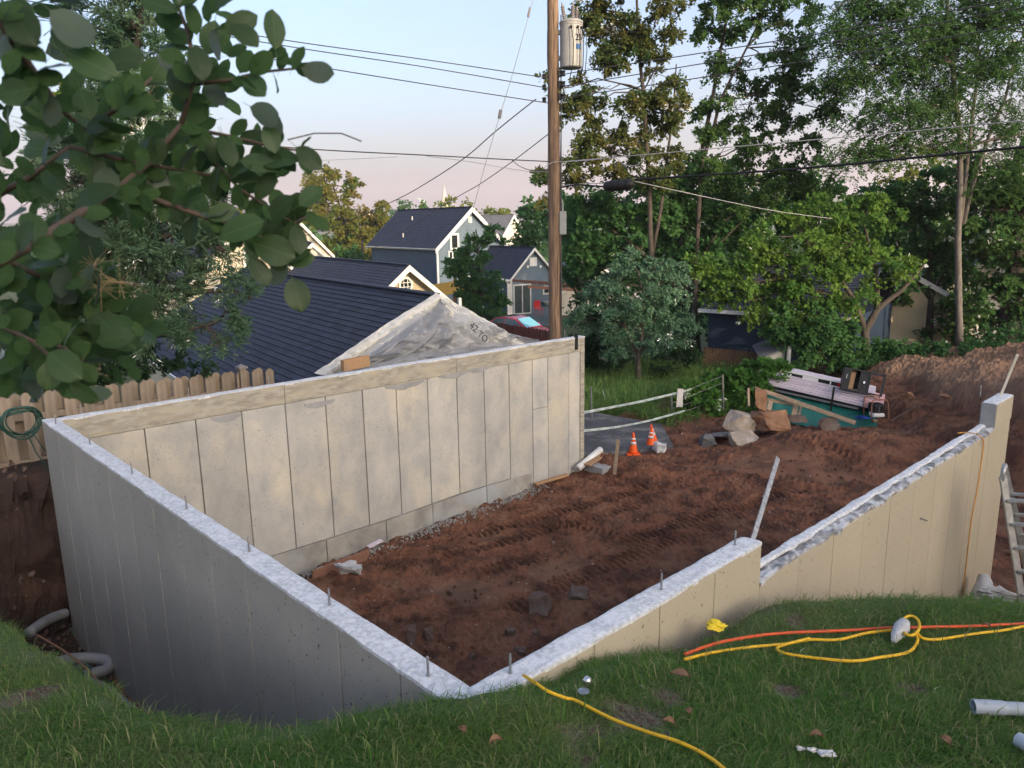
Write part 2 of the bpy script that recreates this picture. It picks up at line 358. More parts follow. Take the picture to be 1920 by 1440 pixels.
GX, GY = np.meshgrid(xs, ys, indexing='ij')
me = np_mesh('ground', np.stack([GX, GY, gz(GX, GY)], -1).reshape(-1, 3), [grid_faces(len(xs), len(ys))], True)
tag(link('ground', me, M_['ground']), kind='structure')
# far hills
hx = np.linspace(-2400, 2400, 240); hy = np.linspace(1700, 2300, 10)
HX, HY = np.meshgrid(hx, hy, indexing='ij'); k = np.sin(np.pi*(HY-1700)/600)
HZ = -30 + k*(56 + 34*fbm(HX*.0022, HX*0+2, 5, 4) + 9*fbm(HX*.01, HY*.01, 9))
tag(link('hills', np_mesh('hills', np.stack([HX, HY, HZ], -1).reshape(-1, 3), [grid_faces(240, 10)], True), M_['hills']), kind='structure')

# ---- excavated soil inside and beyond the walls
def toplan(x, y, z=-2.72): p = onz(x, y, z); return to_ab(p)
TRACKS = [([(897, 996), (1010, 968), (1127, 938), (1200, 915)], .34), ([(845, 1040), (960, 1010), (1085, 975), (1180, 950)], .34),
          ([(925, 1066), (1003, 1043)], .40), ([(960, 1135), (1100, 1070), (1230, 1020), (1330, 985)], .42),
          ([(1180, 1010), (1290, 975), (1370, 950)], .36), ([(1380, 965), (1440, 935), (1500, 925)], .34), ([(1500, 865), (1590, 880)], .34), ([(1060, 985), (1140, 1000)], .34), ([(1440, 905), (1520, 915)], .3)]
PATCH = [(([(770, 1105), (850, 1080), (960, 1075), (1020, 1100), (890, 1140)]), 0), ([(980, 1060), (1090, 1030), (1130, 1050), (1000, 1100)], 0),
         ([(860, 1010), (930, 985), (960, 1000), (890, 1030)], 0), ([(1300, 880), (1450, 868), (1640, 905), (1560, 925), (1420, 905)], 0), ([(850, 1130), (890, 1115), (895, 1140), (850, 1142)], 0)]
def soil_z(a, b):
    z = -2.74 + .07*fbm(a*.45, b*.45, 11, 3)
    z = z + .10*sstep(8.5, 12, a)                                        # rises a little beyond the open side
    d_bc = b_bc(a) - b                                                   # distance from the back wall
    inside = (a < 9.6).astype(float)
    z = z - inside*(.34 - .036*np.clip(a, 0, 9))*(1-sstep(.35, 1.15, d_bc + .35*fbm(a*1.3, b*.3, 21, 3)))
    z = z + .28*np.exp(-((a-1.5)**2/.5 + (b-5.2)**2/.35)) + .22*np.exp(-((a-2.6)**2/1.2+(b-6.5)**2/.12))
    z = z + .25*np.exp(-((a-.2)**2/.25+(b-3.5)**2/4)) + .22*np.exp(-((a-1.6)**2/1.+(b-.2)**2/.6))
    z = z + .30*np.exp(-((a-9.75)**2/.12 + (b-7.0)**2/.18)) + .2*np.exp(-((a-9.8)**2/.2+(b-6.2)**2/.16))   # heap at the far wall end
    # heap under the boulders, spoil berm and cut bank on the right
    z = z + .42*np.exp(-((a-12.9)**2/1.2 + (b-4.55)**2/.8)) + .40*np.exp(-((a-14.2)**2/1.1+(b-3.5)**2/.7))
    m = 12.6 + 1.0*b + .6*fbm(a*.0+b*.6, b*.2, 33, 3)
    r = sstep(m, m+1.3, a + .4*fbm(a*.9, b*.9, 35, 3))*(1-sstep(6.0, 7.4, b))
    r2 = sstep(m+1.7, m+2.7, a+.3*fbm(a*.8, b*.8, 37, 3))*(1-sstep(5.6, 7.0, b))
    z = z + (.28+.10*np.clip(5-b, 0, 7))*r + (.34+.12*np.clip(5-b, 0, 7))*r2 + .13*(r+r2)*fbm(a*1.4, b*1.4, 41, 4)
    z = z + .35*sstep(0, -6, b)*sstep(8, 10, a)
    return z, r2
def cuts(lo, hi, f0, f1, fine, coarse):
    return np.concatenate([np.arange(lo, f0, coarse), np.arange(f0, f1, fine), np.arange(f1, hi+coarse, coarse)])
aa = cuts(.02, 25, .02, 11.0, .023, .09); bb = cuts(-13, 12, .1, 7.9, .025, .10)
GA, GB = np.meshgrid(aa, bb, indexing='ij'); Z, R2 = soil_z(GA, GB)
dry = .85*R2 + .25*sstep(.3, .6, fbm(GA*.5, GB*.5, 51, 3))
rough = np.ones_like(Z)
for poly, _ in PATCH:
    pp = [toplan(*q) for q in poly]
    d = seg_dist(GA, GB, pp+pp[:1]); ins = inpoly(GA, GB, pp)
    s = np.where(ins, sstep(0, .12, d), 0); rough = rough*(1-.9*s); Z = Z - .025*s; dry = dry + .16*s
tr_all = np.zeros_like(Z)
for pl, wdt in TRACKS:
    pp = [toplan(*q) for q in pl]; best = np.full(Z.shape, 1e9); S = np.zeros(Z.shape); side = np.zeros(Z.shape); acc = 0
    for (x0, y0), (x1, y1) in zip(pp[:-1], pp[1:]):
        dx, dy = x1-x0, y1-y0; Ls = math.hypot(dx, dy); t = ((GA-x0)*dx+(GB-y0)*dy)/Ls**2; tc = np.clip(t, 0, 1)
        d = np.hypot(GA-x0-tc*dx, GB-y0-tc*dy); up = d < best
        S = np.where(up, acc+t*Ls, S); side = np.where(up, ((GA-x0)*dy-(GB-y0)*dx)/Ls, side); best = np.where(up, d, best); acc += Ls
    m = (1-sstep(wdt/2-.04, wdt/2+.02, best))*(.45+.55*sstep(-.25, .1, fbm(GA*2.2, GB*2.2, 61, 2)))
    lug = np.sin((S + .25*np.abs(side) + .02*fbm(GA*4, GB*4, 65, 2))*2*np.pi/.115)
    Z = Z + m*(-.030 + .036*np.clip(lug*1.7, -1, 1)); rough = rough*(1-.75*m); tr_all = np.maximum(tr_all, m)
    edge = np.exp(-((best-wdt/2-.05)/.045)**2); Z = Z + .028*edge*(.6+.4*fbm(GA*3, GB*3, 63, 2))
fine = (.042*fbm(GA*3.1, GB*3.1, 71, 4) + .040*np.maximum(fbm(GA*9, GB*9, 73, 3), -.1) + .034*fbm(GA*19, GB*19, 75, 2)
        + .07*np.maximum(fbm(GA*5.5, GB*5.5, 79, 3)-.12, 0))
Z = Z + rough*fine*(1+.7*R2)
# flat asphalt apron beyond the wall end
DRV = [to_ab(at(*q)) for q in ((1085, 876, 15.6), (1200, 852, 16.0), (1262, 838, 16.3), (1240, 815, 18.1), (1090, 785, 19.6), (1040, 800, 19.6), (1020, 860, 16.))]
dd = np.where(inpoly(GA, GB, DRV), -1, 1)*seg_dist(GA, GB, DRV+DRV[:1])
Z = np.where(dd < .35, np.minimum(Z, -2.72 + .1*np.clip(dd, -1, 1)+0*Z), Z)
P = np.stack([A.x + GA*U.x + GB*Wd.x, A.y + GA*U.y + GB*Wd.y, Z], -1).reshape(-1, 3)
fc = grid_faces(len(aa), len(bb))
ca, cb = GA.ravel()[fc].mean(1), GB.ravel()[fc].mean(1)
keep = ~((ca < 9.2) & (cb > b_bc(ca)+.06)) & ~((ca < 9.05) & (cb < TH*.5)) | ((ca > 6.5) & (cb < 0))
keep &= ~((ca > 9.2) & (cb > 9.5))
me = np_mesh('dirt', P, [fc[keep]], False, {'dry': np.clip(dry, 0, 1).ravel()})
tag(link('dirt', me, M_['soil']), kind='structure')
def soil_at(P):
    a, b = to_ab(P); return float(soil_z(np.array([a]), np.array([b]))[0][0])
# ---- asphalt driveway apron
mb = MB(); mb.prism([ab(a, b, -2.80) for a, b in DRV], (0, 0, .16)); tag(mb.build('driveway', M_['asphalt']), kind='structure')

# ---- trench on the left, with the cut bank under the fence
ta = np.arange(-7, 1.2, .05); tb = np.arange(-1.5, 12, .05); TA, TB = np.meshgrid(ta, tb, indexing='ij')
tz = -2.82 + .06*fbm(TA*2, TB*2, 81, 3)
tz = np.maximum(tz, -2.82 + 2.0*sstep(8.05, 8.62, TB + .25*fbm(TA*1.8, TB*.5, 83, 4)) )
tz = np.maximum(tz, -2.82 + 2.3*sstep(-2.3, -3.6, TA + .3*fbm(TA*.6, TB*1.5, 85, 4)))
face = ((tz > -2.95) & (tz < -.95)).astype(float)
jit = .24*fbm(tz*4+TA*2, TB*4, 87, 4)*face
tP = np.stack([A.x + TA*U.x + (TB+jit)*Wd.x, A.y + TA*U.y + (TB+jit)*Wd.y, tz + .05*fbm(TA*6, TB*6, 89, 3)*(.4+face)], -1).reshape(-1, 3)
TFc = grid_faces(len(ta), len(tb))
tag(link('bank', np_mesh('bank', tP, [TFc[~((TA.ravel()[TFc].max(1) > .06) & (TB.ravel()[TFc].min(1) < 8.02))]], False), M_['bank']), kind='structure')

# ---- lawn slope
CREST = [(-9.5, 8.2), (-6, 6.7), (-3.75, 5.05), (-2.7, 4.08), (-1.9, 3.40), (-1.25, 3.20), (-.72, 3.30), (-.44, 3.28), (-.235, 3.17), (-.0, 3.36), (.36, 3.70), (.82, 4.02), (1.08, 4.12), (1.45, 4.52), (1.75, 4.78), (2.1, 4.86), (2.7, 4.86), (3.3, 4.80), (5, 4.75), (10, 4.6)]
LPOLY = CREST + [(10, -3), (-9.5, -3)]
def lawn_plane(X, Y):
    z = .60 - .2*Y + .05*fbm(X*.8, Y*.8, 101, 3) + .018*fbm(X*3.5, Y*3.5, 103, 3)
    z = z + .07*np.exp(-((X-1.75)**2/.12+(Y-4.6)**2/.06)) + .06*np.exp(-((X-2.9)**2/.6+(Y-4.75)**2/.05))
    z = z + .15*np.exp(-((X+.20)**2/.16+(Y-3.14)**2/.10)) + .05*np.exp(-((X-.45)**2/.3+(Y-3.65)**2/.05))
    return z
BARE = [(onz(1190, 1310, .07), .17, .9), (onz(1110, 1340, .1), .13, .6), (onz(1490, 1275, .0), .085, .9), (onz(1555, 1225, -.1), .06, .8), (onz(1495, 1170, -.25), .06, .9), (onz(1720, 1270, 0), .07, .8), (onz(1600, 1290, 0), .05, .7), (onz(60, 1290, -.05), .13, .8), (onz(1430, 1425, .2), .05, .5), (onz(1720, 1395, .2), .06, .5), (onz(1090, 1385, .17), .08, .55), (onz(1250, 1290, .02), .07, .8)]
def bareness(X, Y):
    r = np.zeros(np.shape(X)); n = .85*fbm(X*9, Y*9, 111, 4)
    for p, s, k in BARE:
        r = np.maximum(r, k*(1-sstep(.6, 1.25, np.hypot(X-p.x, (Y-p.y)*.8)/s + n)))
    return r
lx = np.arange(-9, 9.5, .06); ly = np.arange(-3, 8.4, .06); LX, LY = np.meshgrid(lx, ly, indexing='ij')
sd = seg_dist(LX, LY, CREST)*np.where(inpoly(LX, LY, LPOLY), -1, 1)
LZ = lawn_plane(LX, LY) - np.where(sd > 0, 2.4*sd + .12*fbm(LX*4, LY*4, 105, 3)*np.clip(sd*4, 0, 1), 0) - .02*sstep(-.2, 0, sd)
LZ = np.maximum(LZ, -3.2)
lf = grid_faces(len(lx), len(ly)); sdf = sd.ravel()[lf].mean(1); lzf = LZ.ravel()[lf].min(1)
LP = np.stack([LX, LY, LZ], -1).reshape(-1, 3)
# soil stays on the near side of the concrete
def wallside(X, Y):
    dA = (X-A.x)*NA.x + (Y-A.y)*NA.y; dL = (X-A.x)*NL.x + (Y-A.y)*NL.y
    return (dA > -.05) | (dL > -.05)
okw = wallside(LX, LY).ravel()[lf].all(1)
br = bareness(LX, LY)
tag(link('lawn', np_mesh('lawn', LP, [lf[(sdf <= .02) & okw]], True, {'bare': br.ravel()}), M_['lawn']), kind='structure')
tag(link('lawn_bank', np_mesh('lawn_bank', LP, [lf[(sdf > .02) & (sdf < 1.5) & (lzf > -3.15) & okw]], False), M_['bank']), kind='structure')
def lawn_at(x, y): return float(lawn_plane(np.array([x]), np.array([y]))[0])
def on_lawn(px, py):
    p = onz(px, py, 0)
    for _ in range(25): p = onz(px, py, lawn_at(p.x, p.y))
    return p

# ================================================================== the concrete foundation
FD = thing('foundation', 'open poured concrete foundation walls round the brown soil pit', 'foundation', A + Vector((0, 0, -3.1)))
def core(name, poly, z0, z1, mat):
    return one('prism', [Vector((p.x, p.y, z0)) for p in poly], (0, 0, z1-z0)).build(name, M_[mat], FD)
def rough_top(P0, P1, n, t, z, amp, mat, edge=.012, name='wall_top', s0=0):
    L = (P1-P0).length; d = (P1-P0)/L; ns = max(4, int(L/.035)); nt_ = 8
    s = np.linspace(0, L, ns); q = np.linspace(0, 1, nt_); S, Q = np.meshgrid(s, q, indexing='ij')
    e = edge*(np.where(Q < .01, -1, 0)+np.where(Q > .99, 1, 0))
    off = Q*t + e*(.4+1.6*fbm(S*4+s0*7, Q*3+s0, 131, 4))
    zz = z + amp*fbm(S*6+s0*13, Q*t*6, 133, 4) + amp*.6*fbm(S*22, Q*t*22+s0, 135, 2) - np.where((Q < .01) | (Q > .99), .006, 0)
    PP = np.stack([P0.x+d.x*S+n.x*off, P0.y+d.y*S+n.y*off, zz], -1)
    top = PP.reshape(-1, 3)
    side = []
    fcs = [grid_faces(ns, nt_)]; base = len(top)
    for qi in (0, nt_-1):
        lowp = PP[:, qi].copy(); lowp[:, 2] -= .022; side.append(lowp); b0 = base + ns*(len(side)-1); i = np.arange(ns-1)
        fcs.append(np.stack([i*nt_+qi, (i+1)*nt_+qi, b0+i+1, b0+i], 1))
    VV = np.concatenate([top]+side) - np.array(wl(FD))
    return link(name, np_mesh(name, VV, fcs, False), M_[mat], FD)
def panel_row(P, d, n, spans, z0, z1, thick, mat, name='panel', gap=.006, skew=None, sz=None):
    for i, (s0, s1) in enumerate(spans):
        a0, a1 = P + d*(s0+gap/2), P + d*(s1-gap/2); za = z0(s0) if callable(z0) else z0; zb = z0(s1) if callable(z0) else z0
        ta_ = z1(s0) if callable(z1) else z1; tb_ = z1(s1) if callable(z1) else z1
        k = thick*(1+random.uniform(-.12, .12))
        m = MB(); m.prism([a0+Vector((0, 0, za)), a1+Vector((0, 0, zb)), a1+Vector((0, 0, tb_)), a0+Vector((0, 0, ta_))], n*k)
        m.build(name, M_[mat], FD, bevel=min(.004, thick*.3))
ZB = -3.3
# left wall: dark grey outside
E0 = .012
core('wall', [A+V*.03-NL*E0, B-NL*E0, B-NL*TH, A+V*.03-NL*TH], ZB, -.012, 'core_dark')
js = [0.0]; s = (onz(94, 809, 0)-A).dot(V); st = []
while s > .15: st.append(s); s -= .61
sp = [0]+sorted(st)+[LAB]; panel_row(A-NL*E0, V, NL, list(zip(sp[:-1], sp[1:])), ZB, -.012, E0, 'conc_dark', gap=.009)
rough_top(A+V*.0, B, -NL, TH, 0, .006, 'conc_top', edge=.004, s0=1)
# right wall: tall part by the corner, then the broken lower ledge and the end block
SE, SBk, DZ = 2.755, 8.40, -.285
core('wall', [A-NA*E0, A+U*SE-NA*E0, A+U*SE-NA*TH, A-NA*TH], ZB, -.012, 'core_beige')
core('wall', [A+U*SE-NA*E0, D-NA*E0, D-NA*TH, A+U*SE-NA*TH], ZB, DZ-.035, 'core_beige')
sp = [0]+[SE-.61*k for k in (4, 3, 2, 1)]+[SE]; panel_row(A-NA*E0, U, NA, list(zip(sp[:-1], sp[1:])), ZB, -.012, E0, 'conc_beige', gap=.006)
sp = [SE]+[SE+.61*k for k in range(1, 11)]+[LAD]; sp = [x for x in sp if x < LAD-.2]+[LAD]
panel_row(A-NA*E0, U, NA, list(zip(sp[:-1], sp[1:])), ZB, DZ-.035, E0, 'conc_beige', gap=.006)
rough_top(A+U*(TH-.03), A+U*SE, -NA, TH, 0, .006, 'conc_top', edge=.004, s0=2)
rough_top(A+U*SE, A+U*SBk, -NA, TH*.62, DZ-.012, .024, 'conc_rough', edge=.014, s0=3, name='broken_ledge')
rough_top(A+U*SE-NA*TH*.60, A+U*SBk-NA*TH*.60, -NA, TH*.42, DZ+.012, .006, 'conc_top', s0=4, name='ledge_lip')
bp = A+U*SBk
mb = MB(); mb.prism([bp+Vector((0,0,DZ-.04)), D+Vector((0,0,DZ-.04)), D-NA*TH+Vector((0,0,DZ-.04)), D-U*.26-NA*TH+Vector((0,0,DZ-.04)), D-U*.26-NA*TH*1.0+Vector((0,0,DZ-.04)), D-U*.26-NA*TH*.55+Vector((0,0,DZ-.04)), bp-NA*TH*.55+Vector((0,0,DZ-.04))], (0,0,-DZ+.03))
mb = MB(); mb.prism([bp+Vector((0,0,DZ-.04)), D+Vector((0,0,DZ-.04)), D-NA*TH*1.05+Vector((0,0,DZ-.04)), bp-NA*TH*1.05+Vector((0,0,DZ-.04))], (0,0,-DZ+.03)); mb.build('end_block', M_['conc_grey'], FD, bevel=.008)
panel_row(A+NA*.001, U, NA, [(SBk, LAD)], DZ-.02, -.012, .006, 'conc_beige', name='panel')
rough_top(bp, D, -NA, TH*1.05, .0, .004, 'conc_top', edge=.004, s0=5)
one('box', A+U*6.05+NA*.03+Vector((0, 0, -.78)), (.012, .10, .012), Matrix.Rotation(.5, 3, 'Z')).build('form_tie', M_['steel'], FD)
# back wall: bare concrete with form panels, curb and base band
core('wall', [Bi-NB*TH, Ci-NB*TH, Ci-NB*.02, Bi-NB*.02], ZB, -.012, 'conc_core')
JB = [(271, 809), (367, 793), (453, 774), (534, 752), (610, 750), (679, 733), (742, 720), (801, 713), (856, 707), (907, 697), (954, 682), (998, 675), (1027, 670), (1067, 663)]
sb = [(onplane(*q, Bi, NB)-Bi).dot(UB) for q in JB]; sp = [0]+sb+[LBC]
btm = [onplane(*q, Bi, NB).z for q in ((620, 1008), (747, 967), (857, 927), (997, 885))]; bs = [(onplane(*q, Bi, NB)-Bi).dot(UB) for q in ((620, 1008), (747, 967), (857, 927), (997, 885))]
def zbot(s): return float(np.interp(s, bs, btm)) if s < bs[-1] else -3.1
def ztop(s): return -.285
P0 = Bi - NB*.02
panel_row(P0, UB, NB, list(zip(sp[:12], sp[1:13])), zbot, -.295, .020, 'conc_in', gap=.016)
panel_row(P0, UB, NB, [(sp[12], sp[13])], -1.25, -.295, .017, 'conc_in', gap=.012); panel_row(P0, UB, NB, [(sp[12], sp[13])], -3.1, -1.262, .020, 'conc_in', gap=.012)
panel_row(P0, UB, NB, [(sp[13], sp[14])], -3.1, -.295, .020, 'conc_in', gap=.012)
panel_row(P0, UB, NB, [(sp[14], LBC-.12)], -3.1, -.295, .012, 'conc_in', gap=.01); panel_row(P0, UB, NB, [(LBC-.12, LBC)], -3.1, -.012, .028, 'conc_curb', gap=.004, name='end_strip')
panel_row(P0, UB, NB, [(0, sp[4]), (sp[4], sp[9]), (sp[9], LBC-.12)], -.287, -.012, .030, 'conc_curb', name='curb', gap=.005)
kb = [0, 1.4, sp[5]-.15, sp[6]+.3, sp[8], sp[10], bs[-1]]
panel_row(P0, UB, NB, list(zip(kb[:-1], kb[1:])), -3.3, lambda s: zbot(min(s, bs[-1]-.01))-.014, .034, 'conc_base', name='base_band', gap=.012)
rough_top(Bi-NB*TH, Ci-NB*TH, NB, TH+.01, 0, .006, 'conc_top', edge=.005, s0=6)
# mortar smears hanging below the curb
for px, py, w_ in ((425, 783, .42), (600, 757, .5), (760, 722, .75), (850, 703, .6), (900, 692, .5)):
    c = onplane(px, py, Bi+NB*.012, NB); m = MB(); n_ = 14; t_ = [i/n_ for i in range(n_+1)]
    lo_ = [c + UB*(w_*(t-.5)) + Vector((0, 0, -.075*math.sin(math.pi*t)*(.6+.5*random.random()))) for t in t_]; hi_ = [c + UB*(w_*(t-.5)) + Vector((0, 0, .03)) for t in t_]
    m.prism(lo_+hi_[::-1], NB*-.016); m.build('mortar_smear', M_['conc_grey'], FD)
# beam pocket near the end of the back wall, its shaded hollow painted black
pc = onplane(1080, 641, Bi, NB); m = MB(); m.box(Vector((0, 0, 0)), (.085, .03, .27), frame(UB, -NB, Vector((0, 0, 1)), (0, 0, 0)).to_3x3()); m.v = [p+pc+Vector((0, 0, -.02))+NB*.002 for p in m.v]; m.build('beam_pocket', M_['black'], FD)
# anchor bolts
bolt = MB(); bolt.lathe([(.0068, -.03), (.0068, .105), (.005, .11)], (0, 0, 0), 8); bolt.lathe([(.012, 0), (.012, .004)], (0, 0, .001), 8)
BPX = [(105, 795), (169, 834), (248, 889), (350, 954), (467, 1034), (618, 1134), (803, 1267), (957, 1262), (1240, 1105), (1378, 1022), (152, 774), (354, 741), (504, 719), (651, 697), (786, 672), (881, 656), (1059, 630), (1838, 738)]
first = None
for px, py in BPX:
    p = onz(px, py, 0.0)
    if first is None:
        mb = MB(); mb.add([q+p for q in bolt.v], bolt.f); first = mb.build('anchor_bolt', M_['steel'], FD); p_first = p.copy()
    else:
        o = first.copy(); COL.objects.link(o); o.parent = FD; o.location = p-p_first; o.rotation_euler = (0, 0, 0)
# footing stub under the far end
fo = ab(9.55, 7.05); m = MB(); m.box(fo+Vector((0, 0, -2.72)), (.55, .5, .3), Matrix.Rotation(math.atan2(UB.y, UB.x), 3, 'Z')); m.build('footing', M_['conc_grey'], FD, bevel=.01)
# ================================================================== buildings
def rotm(x, y, z): return frame(x, y, z, (0, 0, 0)).to_3x3()
def window(root, c, r, up, w, h, frame_m='white', pane_m='glass', bars=0, fw=.09, name='window', d=.05, cross=0):
    n = r.cross(up).normalized()
    if n.dot(CP-c) < 0: n = -n
    R = rotm(r, n, up)
    m = MB(); m.box(c, (w-.01, d*.5, h-.01), R); win = m.build(name, M_['dark'], root)
    m = MB()
    for s in (-1, 1):
        m.box(c + r*s*(w/2) + n*d*.5, (fw, d, h+fw), R); m.box(c + up*s*(h/2) + n*d*.5, (w-fw-.004, d, fw), R)
    m.build('frame', M_[frame_m], win)
    m = MB(); m.box(c + n*d*.35, (w-fw-.004, .008, h-fw-.004), R); m.build('pane', M_[pane_m], win)
    if bars or cross:
        m = MB()
        for i in range(1, bars+1): m.box(c + up*(h*(i/(bars+1)-.5)) + n*d*.45, (w-fw-.01, .02, .035), R)
        for i in range(1, cross+1): m.box(c + r*(w*(i/(cross+1)-.5)) + n*d*.46, (.03, .02, h-fw-.01), R)
        m.build('glazing_bar', M_[frame_m], win)
    return win
def siding(mb, P0, P1, z0, z1, n, lap, clip=None, d=.018):
    """lapped boards on the wall P0-P1 facing n; clip(z) gives the span (s0,s1) left at height z"""
    L = (P1-P0).length; u_ = (P1-P0)/L; z = z0
    while z < z1-.02:
        zt = min(z+lap, z1); a = clip(z) if clip else (0, L); b = clip(zt) if clip else (0, L)
        if a and b and a[1]-a[0] > .05:
            p = [P0+u_*a[0]+n*d, P0+u_*a[1]+n*d, P0+u_*max(b[1], b[0]+.01)+n*.003, P0+u_*b[0]+n*.003]
            vs = [Vector((p[0].x, p[0].y, z)), Vector((p[1].x, p[1].y, z)), Vector((p[2].x, p[2].y, zt)), Vector((p[3].x, p[3].y, zt)),
                  Vector((p[0].x, p[0].y, z))-n*d, Vector((p[1].x, p[1].y, z))-n*d]
            mb.add(vs, [(0, 1, 2, 3), (4, 5, 1, 0)])
        z += lap
def house(name, label, cat, peak, yaw, w, r, L, zb, wall_m, gable_m, roof_m, trim_m='white', ov=.3, wr=None, rr=None, lap=.14, course=.16, tab=None, side='L', rake=.17, group=None, shingles=True):
    """peak: top of the near gable; ridge runs away at yaw; w/r half width and fall on the left, wr/rr on the right"""
    wr = wr or w; rr = rr or r*wr/w; yw = math.radians(yaw)
    v = Vector((math.cos(yw), math.sin(yw), 0)); u = Vector((-math.sin(yw), math.cos(yw), 0)); Zv = Vector((0, 0, 1))
    base = Vector((peak.x, peak.y, zb)); H = thing(name, label, cat, base, group); n = -u
    eL = peak.z-r; eR = peak.z-rr; sl_ = r/w; g = peak + u*ov                      # wall gable plane set back by the overhang
    wl_ = w-ov; wr_ = wr-ov*(wr/w)
    tl = peak.z - .14
    def P(s, z): return Vector((g.x+v.x*s, g.y+v.y*s, z))
    front = [P(-wl_, zb), P(wr_, zb), P(wr_, tl-wr_*rr/wr), P(0, tl), P(-wl_, tl-wl_*sl_)]
    one('prism', front, u*(L-2*ov)).build('wall', M_[wall_m], H)
    # lapped siding on the gable and both long sides
    m = MB()
    def clip(z):
        a = -wl_ if z < tl-wl_*sl_ else -(tl-z)/sl_; b = wr_ if z < tl-wr_*rr/wr else (tl-z)*wr/rr
        return (a+wl_, b+wl_) if b > a else None
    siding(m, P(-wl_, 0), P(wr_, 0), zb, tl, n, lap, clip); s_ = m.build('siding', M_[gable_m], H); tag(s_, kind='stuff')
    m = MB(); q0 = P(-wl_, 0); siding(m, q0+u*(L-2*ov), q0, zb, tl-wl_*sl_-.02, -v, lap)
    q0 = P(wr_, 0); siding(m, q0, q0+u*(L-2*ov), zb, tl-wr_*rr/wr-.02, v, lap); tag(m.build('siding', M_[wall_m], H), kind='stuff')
    # corner boards
    for s, k in ((-wl_, -1), (wr_, 1)):
        m = MB(); m.box(P(s, (zb+eL)/2)+v*k*.02-u*.02, (.13, .13, eL-zb+.1), rotm(v, u, Zv)); m.build('corner_board', M_[trim_m], H)
    # roof slopes, shingle courses, rakes and fascia
    for sgn, ww, fall in ((-1, w, r), (1, wr, rr)):
        d = (v*sgn*ww - Zv*fall).normalized(); SL = math.hypot(ww, fall); nn = d.cross(u); nn = nn if nn.z > 0 else -nn
        m = MB(); p0 = peak; m.prism([p0, p0+d*SL, p0+d*SL+u*L, p0+u*L], -nn*.09); rf = m.build('roof', M_[roof_m], H)
        if shingles and (sgn == -1 or 'R' in side):
            m = MB(); k = int(SL/course); c_ = SL/k
            for i in range(k):
                a0 = p0 + d*(i*c_) + nn*.004; a1 = p0 + d*((i+1)*c_) + nn*.022; j = random.uniform(-.004, .004)
                m.add([a0-u*.02, a1-u*.02+d*j, a1+u*(L+.02)-d*j, a0+u*(L+.02), a1-u*.02-nn*.02, a1+u*(L+.02)-nn*.02], [(0, 1, 2, 3), (1, 4, 5, 2)])
            tag(m.build('shingle_courses', M_[roof_m], rf), kind='stuff')
        for e in (0, L):
            m = MB(); k_ = -1 if e == 0 else 1; a = p0+u*(e+k_*.03); b_ = a+d*SL
            m.prism([a-nn*.0, b_-nn*.0, b_-Zv*rake*1.1, a-Zv*rake*1.25], u*k_*.035); m.build('rake_board', M_[trim_m], H)
        m = MB(); a = p0+d*(SL+.02)-nn*.05; m.beam(a+u*.0, a+u*L, .03, .15, nn); m.build('fascia', M_[trim_m], H)
        m = MB(); m.prism([p0-nn*.10+u*.02, p0+d*SL-nn*.10+u*.02, p0+d*SL-nn*.10+u*ov, p0-nn*.10+u*ov], -nn*.01); m.build('soffit', M_['soffit'], H)
    m = MB(); m.beam(peak+Zv*.02-u*.02, peak+u*(L+.02)+Zv*.02, .22, .03); m.build('ridge_cap', M_[roof_m], H)
    def gp(px, py): return onplane(px, py, g-u*.01, n)                              # a photo point on the gable wall
    return H, v, u, n, gp, P
# --- nearest garage: single dark shingles big enough to count
NP = at(815, 553, 15.2)
gar, gv, gu, gn, ggp, gP = house('garage', 'dark shingled garage behind the back wall, its gable wrapped in plastic', 'garage', NP, 35.2, 3.75, 2.074, 12.5, -3.4, 'cream', 'dark', 'shingle', ov=.25, shingles=False, wr=2.64, rr=1.46)  # near-black gable boards paint the dark interior behind the plastic
d_ = (-gv*3.75 - Vector((0, 0, 2.074))).normalized(); SLn = math.hypot(3.75, 2.074); nn_ = d_.cross(gu); nn_ = nn_ if nn_.z > 0 else -nn_
rows = 28; c_ = SLn/rows; tw = .335; spots = []
for i in range(rows):
    x = -(i % 2)*tw/2 - random.uniform(0, .05)
    while x < 12.5:
        x1 = min(x+tw-.008, 12.5); x0 = max(x, 0)
        if x1-x0 > .04: spots.append((i, x0, x1))
        x += tw
roofs = [o for o in gar.children if o.name.startswith('roof')]; roofL = roofs[0]
def tabverts(i, x0, x1, j=0, li=0):
    a0 = NP+d_*(i*c_)+nn_*.003; a1 = NP+d_*((i+1)*c_+.012+j)+nn_*(.022+li)
    return [a0+gu*x0, a1+gu*x0, a1+gu*x1, a0+gu*x1, a1+gu*x0-nn_*.02, a1+gu*x1-nn_*.02, a0+gu*x0-nn_*.003, a0+gu*x1-nn_*.003]
TF = [(0, 1, 2, 3), (1, 4, 5, 2), (0, 6, 4, 1), (3, 2, 5, 7)]
def tabkey(t):
    c = NP+d_*((t[0]+.5)*c_)+gu*((t[1]+t[2])/2); return (c-CP).length
spots.sort(key=tabkey); rest = MB(); shm = {}
vis = [t for t in spots if t[0] < 27]; big = vis[:300]; other = [t for t in spots if t not in set(big)]
